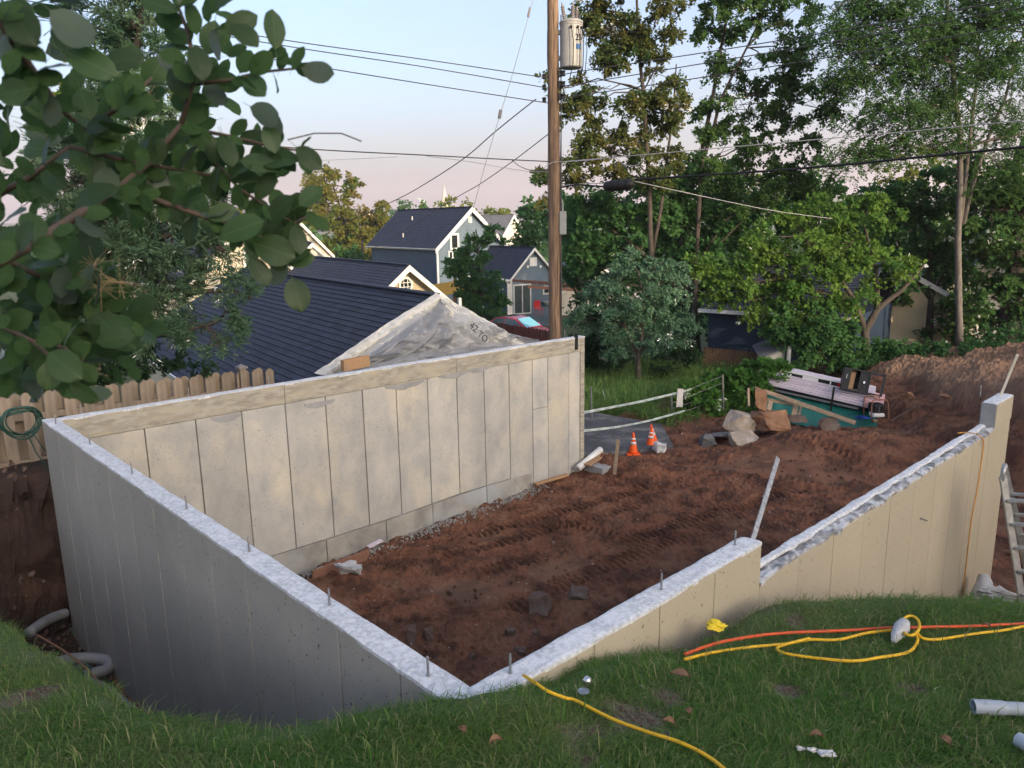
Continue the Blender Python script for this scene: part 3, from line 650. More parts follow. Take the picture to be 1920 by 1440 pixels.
for t in big:
    wdt = round(t[2]-t[1], 2)
    if wdt not in shm:
        mm = MB(); vs = tabverts(t[0], t[1], t[1]+wdt); o0 = NP+d_*(t[0]*c_)+gu*t[1]
        me = bpy.data.meshes.new('shingle'); me.from_pydata([tuple(q-o0) for q in vs], [], TF); me.update(); shm[wdt] = me
    o0 = NP+d_*(t[0]*c_+random.uniform(-.004, .004))+gu*t[1]+nn_*random.uniform(0, .004)
    o = bpy.data.objects.new('shingle', shm[wdt]); COL.objects.link(o); o.parent = roofL; o.location = o0-wl(gar)
    if not shm[wdt].materials: shm[wdt].materials.append(M_['shingle'])
for t in other: rest.add(tabverts(t[0], t[1], t[2], random.uniform(-.004, .004), random.uniform(0, .004)), TF)
tag(rest.build('shingles', M_['shingle'], roofL), kind='stuff')
# plastic sheeting over the gable
def sheet_mesh(name, mat, parent, top, bottom, nu=150, nv=60, fold=.05, out=0., seed=0, thick=False, belly=.1):
    tp = [Vector(p) for p in top]; bt = [Vector(p) for p in bottom]
    def samp(pl, t):
        Ls = [0]
        for a, b in zip(pl[:-1], pl[1:]): Ls.append(Ls[-1]+(b-a).length)
        x = t*Ls[-1]
        for i in range(len(pl)-1):
            if x <= Ls[i+1]+1e-9: return pl[i].lerp(pl[i+1], (x-Ls[i])/max(1e-9, Ls[i+1]-Ls[i]))
        return pl[-1]
    Pn = np.zeros((nu, nv, 3))
    for i in range(nu):
        a = samp(tp, i/(nu-1)); b = samp(bt, i/(nu-1))
        for j in range(nv):
            t = j/(nv-1); Pn[i, j] = a.lerp(b, t) + gn*(belly*math.sin(math.pi*t))
    I, J = np.meshgrid(np.linspace(0, 1, nu), np.linspace(0, 1, nv), indexing='ij')
    rid = lambda x, y, s_: (1-np.abs(fbm(x, y, s_, 2))*2.2)
    h = fold*(.8*fbm(I*5+J*1.2, J*1.3, 200+seed, 2) + .75*rid(I*8+J*2.5, J*1.1, 205+seed) + .45*rid(I*17-J*5, J*2.4, 207+seed) + .25*rid(I*30+J*9, J*7, 209+seed))*(.35+.65*np.sin(np.pi*np.clip(J, .05, .95)))
    Pn += np.array(gn)*h[..., None] + np.array([0, 0, 1])*(.4*h[..., None]*J[..., None]) - np.array(wl(parent))
    me = np_mesh(name, Pn.reshape(-1, 3), [grid_faces(nu, nv)], True)
    return link(name, me, M_[mat], parent)
def gp(px, py, off): return onplane(px, py, NP+gn*off, gn)
PS = thing('plastic_sheeting', 'translucent white plastic sheeting draped over the open garage gable', 'plastic sheet', Vector((NP.x, NP.y, -1.2)))
sheet_mesh('gable_sheet', 'sheet', PS, [gp(640, 690, .12), gp(735, 612, .12), gp(822, 560, .12), gp(890, 592, .12), gp(955, 628, .12)], [gp(600, 712, .35), gp(720, 690, .5), gp(830, 672, .55), gp(930, 660, .5), gp(1010, 645, .4)], seed=1, fold=.30)
sheet_mesh('lower_sheet', 'sheet', PS, [gp(655, 700, .6), gp(760, 662, .62), gp(850, 648, .62), gp(915, 640, .6)], [gp(610, 716, 1.0), gp(760, 700, 1.05), gp(880, 672, 1.0), gp(985, 655, .9)], seed=5, fold=.24, nu=130, nv=44)
sheet_mesh('rake_wrap', 'wrap', PS, [gp(590, 700, .08), gp(690, 630, .08), gp(765, 582, .08), gp(818, 549, .1)], [gp(618, 706, .2), gp(700, 645, .2), gp(775, 597, .2), gp(824, 568, .2)], seed=9, fold=.07, nu=60, nv=8, belly=.03)
sheet_mesh('right_wrap', 'wrap', PS, [gp(816, 548, .10), gp(850, 566, .12), gp(895, 590, .12), gp(950, 622, .12)], [gp(835, 600, .28), gp(862, 642, .32), gp(905, 650, .35), gp(958, 640, .3)], seed=13, fold=.15, nu=100, nv=40, belly=.05)
def textmesh(s, size, mat, parent, M, name='lettering', ext=.002):
    c = bpy.data.curves.new('lettering', 'FONT'); c.body = s; c.size = size; c.extrude = ext; c.align_x = 'CENTER'; c.align_y = 'CENTER'
    o = bpy.data.objects.new('tmp', c); COL.objects.link(o); dg = bpy.context.evaluated_depsgraph_get()
    me = bpy.data.meshes.new_from_object(o.evaluated_get(dg)); bpy.data.objects.remove(o); me.materials.clear()
    o = link(name, me, M_[mat], parent, M); return o
# printed marks on the wrap
for t_, px, py, sz in (('42', 888, 614, .20), ('TO', 905, 632, .18)):
    x_ = (gv*.72 - Vector((0, 0, .62))).normalized(); textmesh(t_, sz, 'ink', PS, frame(x_, gn.cross(x_), gn, gp(px, py, .95)))
m = MB(); m.beam(gp(642, 686, .9), gp(690, 676, .75), .09, .2); tag(m.build('timber_block', M_['lumber']), 'short orange timber end sticking out under the plastic sheeting', 'timber')
# --- tan garage with the octagon window
MP = at(767, 497, 32)
tg, tv, tu, tn, tgp, tP = house('garage', 'tan gabled garage with a white octagon window behind the plastic', 'garage', MP, 33, 1.95, 1.6, 15, -3.6, 'tan', 'tan', 'shingle2', ov=.45, wr=3.3, rr=2.75, lap=.16, rake=.2)
c = tgp(760, 534); m = MB(); oc = [math.pi/8+math.pi/4*k for k in range(8)]
Zv = Vector((0, 0, 1))
ow = one('prism', [c+tv*.29*math.cos(a)+Zv*.29*math.sin(a)+tn*.02 for a in oc], tn*.02).build('octagon_window', M_['glass'], tg)
m = MB()
for k in range(8):
    a, b = oc[k], oc[(k+1) % 8]
    f_ = lambda q, R: c+tv*R*math.cos(q)+Zv*R*math.sin(q)+tn*.025
    m.prism([f_(a, .26), f_(b, .26), f_(b, .34), f_(a, .34)], tn*.05)
m.build('frame', M_['white'], ow)
m = MB()
for k in (-.09, .09): m.box(c+tv*k+tn*.05, (.022, .02, .5), rotm(tv, tn, Zv)); m.box(c+Zv*k+tn*.051, (.5, .02, .022), rotm(tv, tn, Zv))
m.build('glazing_bar', M_['white'], ow)
m = MB(); cv = tgp(761, 517)
for k in range(4): m.box(cv+Zv*(-.1+.065*k)+tn*.03, (.3, .03, .035), rotm(tv, tn, Zv))
m.build('gable_vent', M_['offwhite'], tg)
m = MB(); m.box(tgp(788, 528)+tn*.08, (.1, .16, .09), rotm(tv, tn, Zv)); m.build('floodlight', M_['soffit'], tg)
# --- two-storey blue house
HP = at(885, 387.5, 58)
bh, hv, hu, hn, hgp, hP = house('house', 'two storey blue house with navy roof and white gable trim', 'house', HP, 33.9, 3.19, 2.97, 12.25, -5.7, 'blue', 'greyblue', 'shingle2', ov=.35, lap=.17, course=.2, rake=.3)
window(bh, hgp(852, 453), hv, Zv, .62, 1.05, fw=.14); window(bh, hgp(881, 412), hv, Zv, .22, .38, pane_m='white', fw=.08); window(bh, hgp(845, 478), hv, Zv, .3, .5)
for px, py in ((756, 445), (773, 413)):
    q = onplane(px, py, HP, (-hv*2.97-Vector((0, 0, 3.19))).cross(hu).cross(hu).cross(hu) if False else (Vector((-hv.x*2.97, -hv.y*2.97, 3.19)).normalized()))
    m = MB(); m.lathe([(.05, -.05), (.05, .32)], q, 8); m.build('vent_pipe', M_['offwhite'], bh)
# low wing eave to the left of the dark tree, with a white gutter
m = MB(); a = at(844, 512, 54); b = at(890, 519, 53.4); m.beam(a, b, .1, .12); m.build('gutter', M_['white'], bh)
# --- blue gabled annex with the sliding door
XP = at(1002, 464, 54)
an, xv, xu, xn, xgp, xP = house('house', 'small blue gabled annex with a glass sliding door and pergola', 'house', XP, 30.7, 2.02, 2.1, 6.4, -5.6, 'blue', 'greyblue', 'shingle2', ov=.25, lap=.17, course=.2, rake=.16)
window(an, xgp(999.5, 491), xv, Zv, .42, .44, fw=.16, pane_m='white')
for px in (988, 1012):
    m = MB(); m.box(xgp(px, 500)+xn*.06, (.17, .12, .17), rotm(xv, xn, Zv)); m.build('wall_light', M_['white'], an)
sd_c = xgp(979, 561); dr = window(an, sd_c, xv, Zv, 1.36, 2.0, fw=.10, pane_m='glass_pale', name='sliding_door')
m = MB(); m.box(sd_c+xn*.04, (.07, .05, 1.9), rotm(xv, xn, Zv)); m.build('mullion', M_['white'], dr)
window(an, xgp(1024, 544), xv, Zv, .5, .5, fw=.12)
m = MB(); m.box(xgp(954.5, 565)+xn*.06, (.30, .08, 2.4), rotm(xv, xn, Zv)); m.build('door_trim', M_['white'], an)
m = MB(); m.tube([xgp(938, 523)+xn*.1, xgp(952, 527)+xn*.25], .06, 6); m.tube([xgp(946, 526)+xn*.2, xgp(950, 531)+xn*.15, xgp(951, 590)+xn*.12], .05, 6); m.build('downspout', M_['white'], an)
# pergola by the annex
pg = thing('pergola', 'brown timber pergola beside the blue annex door', 'pergola', xgp(1000, 590)+xn*1.5)
for k in range(8):
    t = k/7; a = xgp(960+95*t, 527+6*t)+xn*.1; m = MB(); m.beam(a+Zv*.06, a+xn*2.6+xv*.3+Zv*.02, .07, .16); m.build('rafter', M_['cedar'], pg)
m = MB(); m.beam(xgp(955, 533)+xn*2.4, xgp(1060, 541)+xn*2.4, .08, .2); m.build('beam', M_['cedar'], pg)
m = MB(); q = at(1117, 560, 50); m.beam(Vector((q.x, q.y, -5.3)), at(1117, 522, 50), .17, .17, (1, 0, 0)); m.build('post', M_['cedar'], pg)
m = MB(); m.beam(at(1040, 535, 51), at(1140, 541, 50), .1, .22); m.build('beam', M_['cedar'], pg)
# shade sail on its post
ss = thing('shade_sail', 'mustard shade sail stretched beside the blue house on a wooden post', 'shade sail', at(853, 560, 50))
m = MB(); n_ = 12; a = at(800, 535, 49); b_ = at(853, 527, 50); c_2 = at(880, 545, 50); d2 = at(815, 556, 49)
def bl(i, j):
    s, t = i/n_, j/n_; p = a.lerp(b_, s).lerp(d2.lerp(c_2, s), t); p.z -= .35*math.sin(math.pi*s)*math.sin(math.pi*t); return p
vs = [bl(i, j) for i in range(n_+1) for j in range(n_+1)]; m.add(vs, [(i*(n_+1)+j, (i+1)*(n_+1)+j, (i+1)*(n_+1)+j+1, i*(n_+1)+j+1) for i in range(n_) for j in range(n_)]); m.build('canvas', M_['sail'], ss, smooth=True)
m = MB(); m.beam(at(853, 600, 50), at(853, 514, 50), .2, .2, (1, 0, 0)); m.build('post', M_['cedar'], ss)
# --- cream houses seen behind the juniper
c1, cv_, cu_, cn_, cgp, _ = house('house', 'cream clapboard house with sunlit gable behind the juniper', 'house', at(455, 415, 40), 55, 3.6, 3.0, 9, -4.8, 'cream', 'cream', 'shingle2', ov=.3, lap=.15, course=.18, rake=.25)
window(c1, cgp(470, 490), cv_, Zv, .8, 1.1, fw=.14, pane_m='glass_pale'); window(c1, cgp(425, 445), cv_, Zv, .5, .8, fw=.12)
c2, cv2, cu2, cn2, cgp2, _ = house('house', 'grey roofed white house with a small gable left of the autumn tree', 'house', at(545, 398, 62), 62, 4.8, 3.6, 10, -6, 'offwhite', 'offwhite', 'shingle2', ov=.3, lap=.17, course=.2, rake=.25)
c3, *_ = house('dormer', 'small white gabled dormer above the dark garage ridge', 'dormer', at(585, 455, 56), 20, 1.7, 1.7, 5, -1.8, 'offwhite', 'offwhite', 'shingle2', ov=.2, lap=.17, course=.2, rake=.22)
# --- distant gables and steeple
house('house', 'distant cream gable among the trees left of the utility pole', 'house', at(964, 402, 125), 55, 3.4, 3.4, 9, -9, 'offwhite', 'offwhite', 'shingle3', ov=.3, lap=.4, course=.5, rake=.5)
st_ = thing('church_steeple', 'thin white church steeple above the far treetops', 'steeple', at(834, 430, 400))
q = at(834, 395, 400); m = MB(); m.lathe([(2.6, -30), (2.6, 0)], q, 8); m.build('tower', M_['offwhite'], st_)
hgt = at(834, 349, 400).z-q.z; m = MB(); m.lathe([(2.7, .3), (1.6, hgt*.35), (.25, hgt*.93), (.12, hgt*.97)], q, 8); m.build('spire', M_['offwhite'], st_)
m = MB(); m.lathe([(.2, hgt*.96), (.2, hgt*1.06)], q, 6); m.build('finial', M_['offwhite'], st_)
# --- grey roofed house behind the pergola
house('house', 'grey roofed house half hidden behind the apple tree', 'house', at(1118, 487, 66), 20, 4.6, 3.6, 9, -6, 'offwhite', 'offwhite', 'shingle3', ov=.3, lap=.2, course=.24, rake=.25)
# --- dark garage on the right; its long side faces us
yw = math.radians(0)
def lowgarage():
    a = at(1318, 579, 27.5); b = at(1498, 588, 25.4); u_ = (b-a).normalized(); u_.z = 0; u_.normalize(); n = Vector((u_.y, -u_.x, 0))
    if n.dot(CP-a) < 0: n = -n
    a = a-u_*.15; L = 5.4; zb = -4.3; rt = thing('garage', 'navy garage with dark roof and white gutter under the trees', 'garage', Vector((a.x, a.y, zb)))
    ez = a.z; back = -n*5.4
    P0 = a-n*.3+u_*.25; P1 = a-n*.3+u_*(L-.25)
    one('prism', [Vector((p.x, p.y, zb)) for p in (P0, P1, P1+back, P0+back)], (0, 0, ez-zb-.05)).build('wall', M_['navy'], rt)
    m = MB(); siding(m, P0, P1, zb, ez-.05, n, .15); siding(m, P1, P1+back, zb, ez-.05, u_, .15); tag(m.build('siding', M_['navy'], rt), kind='stuff')
    r0 = a; ridge = a-n*3.0+Vector((0, 0, 1.75)); d = (ridge-r0); SL = d.length; d.normalize(); nn = u_.cross(d); nn = nn if nn.z > 0 else -nn
    rf = one('prism', [r0, r0+u_*L, ridge+u_*L, ridge], -nn*.08).build('roof', M_['shingle2'], rt)
    one('prism', [ridge, ridge+u_*L, r0-n*6+u_*L, r0-n*6], Vector((0, 0, -.08))).build('roof', M_['shingle2'], rt)
    m = MB(); k = 24
    for i in range(k):
        p0 = r0+d*(SL*i/k)+nn*.022; p1 = r0+d*(SL*(i+1)/k)+nn*.004
        m.add([p0, p0+u_*L, p1+u_*L, p1, p0-nn*.02, p0+u_*L-nn*.02], [(0, 1, 2, 3), (4, 5, 1, 0)])
    tag(m.build('shingle_courses', M_['shingle2'], rf), kind='stuff')
    one('beam', a+n*.03-Vector((0, 0, .06)), a+n*.03+u_*L-Vector((0, 0, .06)), .1, .13).build('gutter', M_['white'], rt)
lowgarage()
# --- cream house wall on the far right
house('house', 'cream clapboard house behind the bushes on the right', 'house', at(1692, 500, 29), -14, 2.6, 1.5, 8, -3.9, 'tan', 'tan', 'shingle2', ov=.25, lap=.15, course=.2)
wh = house('house', 'pale house glimpsed through the leaves beside the thick trunk', 'house', at(1850, 480, 33), -12, 1.5, 1.2, 6, -3.9, 'offwhite', 'offwhite', 'shingle3', ov=.2, lap=.15, course=.2)
window(wh[0], wh[4](1850, 600), wh[1], Zv, .7, 1.1)
# --- small grey lean-to roof beside the brown fence
lt = thing('shed', 'small grey lean-to shed half buried in the vines', 'shed', at(1455, 690, 23))
m = MB(); p = at(1425, 672, 23); q = at(1478, 652, 23.2); w_ = Vector((.25, 1.6, .15)); m.prism([p, q, q+w_, p+w_], (0, 0, -.05)); m.build('roof', M_['shingle3'], lt)
m = MB(); m.prism([p+Vector((.05, .1, -.06)), q+Vector((-.05, .1, -.06)), q+Vector((-.05, .1, -.75)), p+Vector((.05, .1, -.55))], (0, .06, 0)); m.build('wall', M_['meter'], lt)
m = MB(); m.beam(q+Vector((.03, 0, .05)), q+Vector((.03, 0, -.8)), .1, .1, (1, 0, 0)); m.build('post', M_['white'], lt)

# ================================================================== fences
def rounded(w, h, t, n=5, r=.05, gap=0):
    pts = [Vector((-w/2, 0, 0)), Vector((w/2, 0, 0)), Vector((w/2, 0, h-r)), Vector((w/2-r, 0, h)), Vector((-w/2+r, 0, h)), Vector((-w/2, 0, h-r))]
    m = MB(); m.prism(pts, (0, t, 0)); return m
FA = at(-80, 750, 9.5); FB = at(502, 690, 12.5); fu = (FB-FA); fl = fu.length; fu.normalize(); fh = Vector((fu.x, fu.y, 0)).normalized(); fn = Vector((fh.y, -fh.x, 0))
fen = thing('fence', 'weathered shadowbox board fence on the bank behind the left wall', 'fence', Vector((FA.x, FA.y, -1.3)))
bw = .145; mb = rounded(bw, 1.30, .02); me = bpy.data.meshes.new('board'); me.from_pydata([tuple(p) for p in mb.v], [], mb.f); me.update(); me.materials.append(M_['fence'])
nb_ = int(fl/.243)
for i in range(nb_+1):
    for side in (0, 1):
        s = i*fl/nb_ + (0 if side == 0 else fl/nb_/2)
        if s > fl+.01 or (i == nb_ and side): continue
        p = FA+fu*s; top = p.z + random.uniform(-.012, .012)
        o = bpy.data.objects.new('board', me); COL.objects.link(o); o.parent = fen
        o.matrix_local = Matrix.Translation(-wl(fen)) @ frame(fh, -fn, Zv, Vector((p.x, p.y, top-1.30))+fn*(.052 if side == 0 else -.05)) @ Matrix.Rotation(random.uniform(-.012, .012), 4, 'Y')
for dz in (-.32, -.95):
    m = MB(); m.beam(FA+Vector((0, 0, dz)), FB+Vector((0, 0, dz)), .075, .085); m.build('rail', M_['fence'], fen)
pp = FA+fu*(fl*.885); m = MB(); m.box(Vector((pp.x, pp.y, pp.z-.6))+fn*.07, (.095, .095, 1.3), rotm(fh, fn, Zv)); po = m.build('post', M_['fence'], fen)
m = MB(); c = Vector((pp.x, pp.y, pp.z+.065))+fn*.07; m.box(c, (.15, .15, .03), rotm(fh, fn, Zv)); hw = .062
m.add([c+fh*hw*a+fn*hw*b+Zv*.016 for a, b in ((-1,-1),(1,-1),(1,1),(-1,1))]+[c+Zv*.06], [(0,1,4),(1,2,4),(2,3,4),(3,0,4)]); m.build('post_cap', M_['porc'], po)
# coiled green cord hanging on the fence
ck = thing('extension_cord', 'dark green extension cord coiled and hung on the weathered fence', 'cord', at(30, 800, 9.6))
cc = at(33, 785, 9.55)+fn*.12; m = MB(); rr_ = random.Random(3)
for k in range(9):
    ra, rb = .21+rr_.uniform(-.05, .04), .17+rr_.uniform(-.03, .05); off = rr_.uniform(-.03, .03); ph = rr_.uniform(0, 6)
    m.tube([cc+fh*(ra*math.cos(t)+off)+Zv*(rb*math.sin(t)-.04*(1-abs(math.cos(t))))+fn*(.02*math.sin(3*t+ph)+.012*k*.5) for t in [2*math.pi*i/26 for i in range(27)]], .0075, 5)
m.tube([cc+fh*.05-Zv*.15, cc+fh*.12-Zv*.45, cc+fh*.25-Zv*.75, cc+fh*.2-Zv*.85], .008, 5); m.tube([cc+fh*.2+Zv*.05, cc+fh*.32-Zv*.1, cc+fh*.42-Zv*.12], .008, 5)
m.tube([cc+fh*.1-Zv*.15, cc+fh*.2-Zv*.4, cc+fh*.33-Zv*.6], .007, 5); m.build('cable', M_['hosegreen'], ck, smooth=True)
m = MB(); m.lathe([(.02, 0), (.02, .06)], cc+fh*.32-Zv*.3+fn*.02, 8); m.build('plug', M_['reflect'], ck)
def board_fence(name, label, pa, pb, h, n, mat, w_, pointed=True, t=.03, gapk=1.):
    f = thing(name, label, 'fence', Vector((pa.x, pa.y, pa.z-h))); d = pb-pa; dh = Vector((d.x, d.y, 0)).normalized(); nn = Vector((dh.y, -dh.x, 0))
    if nn.dot(CP-pa) < 0: nn = -nn
    k = w_*.5
    prof = [Vector((-k, 0, 0)), Vector((k, 0, 0)), Vector((k, 0, h-(w_*.5 if pointed else .02))), Vector((0, 0, h)), Vector((-k, 0, h-(w_*.5 if pointed else .02)))]
    mb = MB(); mb.prism(prof, (0, t, 0)); me = bpy.data.meshes.new('picket'); me.from_pydata([tuple(p) for p in mb.v], [], mb.f); me.update(); me.materials.append(M_[mat])
    for i in range(n):
        p = pa.lerp(pb, i/(n-1)); o = bpy.data.objects.new('picket', me); COL.objects.link(o); o.parent = f
        o.matrix_local = Matrix.Translation(-wl(f)) @ frame(dh, nn, Zv, Vector((p.x, p.y, p.z-h+random.uniform(-.015, .015))))
    for z in (-.25*h, -.8*h):
        m = MB(); m.beam(pa+Zv*z-nn*.03, pb+Zv*z-nn*.03, .04, .09); m.build('rail', M_[mat], f)
    return f
board_fence('picket_fence', 'red brown picket fence in front of the red car', at(908, 601, 36), at(1034, 619, 33.5), 1.35, 26, 'picket', .13)
board_fence('fence', 'brown board fence in front of the navy garage', at(1322, 650, 25.2), at(1432, 661, 24.4), 1.35, 19, 'fence_r', .088, pointed=False)

# ================================================================== red car beyond the picket fence
def car():
    C0 = at(968, 612, 43); C0.z = -4.46; yawc = math.radians(-38); fx = Vector((math.cos(yawc), math.sin(yawc), 0)); fy = Vector((-fx.y, fx.x, 0))
    ca = thing('car', 'red sedan with a windscreen shade reflecting cyan behind the picket fence', 'car', C0)
    def W(x, y, z): return C0+fx*x+fy*y+Zv*z
    # stations along the length: x, half width low, belt z, belt half width
    st = [(-2.25, .55, .62, .5), (-2.15, .8, .88, .72), (-1.5, .87, .93, .8), (-.6, .89, .93, .83), (.5, .89, .92, .83), (1.1, .88, .90, .81), (1.9, .83, .80, .74), (2.2, .7, .68, .6), (2.28, .55, .55, .5)]
    m = MB(); n = 8
    for x, hw, bz, bw_ in st:
        pr = [(-bw_*.5, bz+.02), (-bw_, bz), (-hw, bz*.62), (-hw*.94, .25), (hw*.94, .25), (hw, bz*.62), (bw_, bz), (bw_*.5, bz+.02)]
        m.v += [W(x, y, z) for y, z in pr]
    k = len(st)
    for i in range(k-1):
        for j in range(n): j2 = (j+1) % n; m.f.append((i*n+j, i*n+j2, (i+1)*n+j2, (i+1)*n+j))
    m.f.append(tuple(range(n-1, -1, -1))); m.f.append(tuple((k-1)*n+j for j in range(n))); m.build('body', M_['car'], ca, smooth=False, bevel=.03)
    # roof cabin
    ring = [(-1.55, .74, .93), (-.95, .60, 1.36), (-.55, .58, 1.44), (.2, .58, 1.43), (.95, .70, .93)]
    m = MB(); pts = [(-1.75, .76, .92), (-1.05, .60, 1.36), (-.6, .58, 1.45), (.1, .58, 1.46), (.45, .60, 1.38), (1.25, .74, .90)]
    for x, hw, z in pts: m.v += [W(x, -hw, z), W(x, -hw*.6, z+.03), W(x, hw*.6, z+.03), W(x, hw, z), W(x, .8, .9), W(x, -.8, .9)]
    for i in range(len(pts)-1):
        for j in range(6): j2 = (j+1) % 6; m.f.append((i*6+j, i*6+j2, (i+1)*6+j2, (i+1)*6+j))
    m.build('roof', M_['car'], ca, smooth=False)
    def pane(name, q, mat, off=.012):
        q = [W(*p) for p in q]; nn = (q[1]-q[0]).cross(q[2]-q[0]).normalized(); c_ = sum(q, Vector())/len(q)
        if nn.dot(c_-W(0, 0, .7)) < 0: nn = -nn
        return one('prism', [p+nn*.004 for p in q], nn*off).build(name, M_[mat], ca)
    pane('windscreen', [(1.2, -.66, .96), (1.2, .66, .96), (.5, .53, 1.385), (.5, -.53, 1.385)], 'shade', .03)
    pane('rear_window', [(-1.65, -.66, .98), (-1.65, .66, .98), (-1.1, .53, 1.34), (-1.1, -.53, 1.34)], 'glass', .03)
    for s in (-1, 1):
        pane('side_window', [(-1.35, s*.775, .98), (-.35, s*.775, .98), (-.35, s*.61, 1.38), (-.95, s*.625, 1.34)], 'glass_pale', .03)
        pane('side_window', [(-.27, s*.775, .98), (.95, s*.765, .98), (.42, s*.61, 1.35), (-.27, s*.61, 1.38)], 'glass_pale', .03)
        m = MB(); m.box(W(.85, s*.95, 1.0), (.12, .2, .14), rotm(fx, fy, Zv)); m.build('mirror', M_['car'], ca, bevel=.02)
        for x in (-1.35, 1.4):
            R = rotm(fx, Zv, fy); m = MB(); m.lathe([(.2, -.1), (.31, -.1), (.33, -.05), (.33, .05), (.31, .1), (.2, .1)], W(x, s*.80, .32), 18, R); wh_ = m.build('wheel', M_['black'], ca)
            m = MB(); m.lathe([(.2, -.105), (.05, -.115), (.02, .115), (.2, .105)], W(x, s*.80, .32), 12, R); m.build('rim', M_['alu'], wh_)
        m = MB(); m.box(W(2.18, s*.55, .66), (.12, .3, .12), rotm(fx, fy, Zv)); m.build('headlight', M_['reflect'], ca, bevel=.02)
        m = MB(); m.box(W(-2.17, s*.6, .78), (.1, .25, .14), rotm(fx, fy, Zv)); m.build('tail_light', M_['redlamp'], ca, bevel=.02)
    pane('sunroof', [(-.5, -.34, 1.50), (.02, -.34, 1.50), (.02, .34, 1.50), (-.5, .34, 1.50)], 'glass', .012)
car()
# patio clutter by the annex
def chair(c, yaw, mat, label):
    x = Vector((math.cos(yaw), math.sin(yaw), 0)); y = Vector((-x.y, x.x, 0)); t = thing('patio_chair', label, 'chair', c)
    m = MB(); m.box(c+Zv*.43, (.48, .46, .04), rotm(x, y, Zv)); m.build('seat', M_[mat], t)
    m = MB(); m.box(c+y*.23+Zv*.75, (.48, .04, .5), rotm(x, y, Zv)); m.build('backrest', M_[mat], t)
    for a in (-1, 1):
        for b in (-1, 1): one('beam', c+x*.21*a+y*.2*b, c+x*.21*a+y*.2*b+Zv*.42, .03, .03, (1, 0, 0)).build('leg', M_[mat], t)
chair(xgp(993, 588)+xn*1.2, .5, 'redc', 'red patio chair by the sliding glass door')
chair(xgp(1008, 592)+xn*2.2, 2.2, 'black', 'black patio chair beside the red one')
tb_ = xgp(1020, 592)+xn*1.6; t = thing('patio_table', 'dark patio table beside the blue annex', 'table', tb_)
m = MB(); m.lathe([(.55, .70), (.55, .73)], tb_, 16); m.build('top', M_['black'], t); m = MB(); m.lathe([(.05, 0), (.04, .7)], tb_, 8); m.build('leg', M_['black'], t)
hb = xgp(1022, 566)+xn*.25; t = thing('hanging_basket', 'hanging plant basket on the annex wall by the utility pole', 'planter', hb)
m = MB(); m.lathe([(.1, -.2), (.28, 0), (.3, .04)], hb, 12); m.build('basket', M_['reflect'], t)
# ================================================================== vegetation
def unit(a): return a/np.maximum(np.linalg.norm(a, axis=-1, keepdims=True), 1e-9)
def kites(P, ax, nr, ln, wd, fold=.0):
    """leaf quads: base P, axis ax, normal nr, length ln, width wd"""
    ln = np.asarray(ln)[:, None]; wd = np.asarray(wd)[:, None]; ax = unit(ax); sd = unit(np.cross(ax, nr)); up = np.cross(sd, ax)
    V4 = np.stack([P, P+ax*ln*.45+sd*wd*.5+up*wd*fold, P+ax*ln, P+ax*ln*.45-sd*wd*.5+up*wd*fold], 1)
    n = len(P); return V4.reshape(-1, 3), np.arange(n*4).reshape(n, 4)
def rsph(n): return unit(RNG.normal(size=(n, 3)))
def spray(C, R, n, size, aspect=.75, droop=.25, flat=.65, twigs=6):
    """leaf sprays on short twigs round each clump centre"""
    C = np.asarray(C); k = len(C); d = rsph(k*twigs).reshape(k, twigs, 3); d[..., 2] = d[..., 2]*flat
    ti = RNG.integers(0, twigs, (k, n)); dd = np.take_along_axis(d, ti[..., None].repeat(3, 2), 1)
    t = RNG.random((k, n, 1))**.7; Rr = (R*RNG.uniform(.7, 1.25, k))[:, None, None] if np.isscalar(R) else R[:, None, None]
    P = C[:, None] + dd*t*Rr + RNG.normal(size=(k, n, 3))*Rr*.13; P[..., 2] -= droop*Rr[..., 0]*t[..., 0]**2
    P = P.reshape(-1, 3); m = len(P); ax = unit(dd.reshape(-1, 3) + RNG.normal(size=(m, 3))*.75 + np.array([0, 0, -droop*1.6])); nr = unit(RNG.normal(size=(m, 3))*.62 + np.array([.1, -.5, 1.]))
    s = size*RNG.uniform(.45, 1.4, m)
    tone = np.repeat(np.clip(RNG.normal(.42, .18, k), 0, 1), n); tone = np.clip(tone + RNG.normal(0, .15, m), 0, 1)
    return kites(P, ax, nr, s, s*aspect) + (tone,)
def fronds(C, R, n, ln=.42, lf=.075, out=None):
    C = np.asarray(C); k = len(C)*n; S = np.repeat(C, n, 0) + RNG.normal(size=(k, 3))*R*np.array([1, 1, .5]); d = RNG.normal(size=(k, 3)); d[:, 2] = -np.abs(d[:, 2])*.5-.25; d = unit(d)
    L0 = ln*RNG.uniform(.6, 1.2, k); sd = unit(np.cross(d, np.array([0, 0, 1.]))); Vs = []; tn = []
    base = np.clip(RNG.normal(.45, .22, k), 0, 1); q = []
    for j in range(8):
        t = (j+.5)/8; P = S + d*(L0*t)[:, None] + np.array([0, 0, -1.])*(.22*L0*t*t)[:, None]
        for sg in (-1, 1):
            ax = unit(sd*sg + d*.55 + RNG.normal(size=(k, 3))*.25 + np.array([0, 0, -.25])); nr = unit(RNG.normal(size=(k, 3))*.5+np.array([0, 0, 1.]))
            v, _ = kites(P, ax, nr, lf*RNG.uniform(.7, 1.2, k), np.full(k, lf*.42)); Vs.append(v); tn.append(np.clip(base+RNG.normal(0, .1, k), 0, 1))
    v = np.concatenate(Vs); return v, np.arange(len(v)).reshape(-1, 4), np.concatenate(tn)
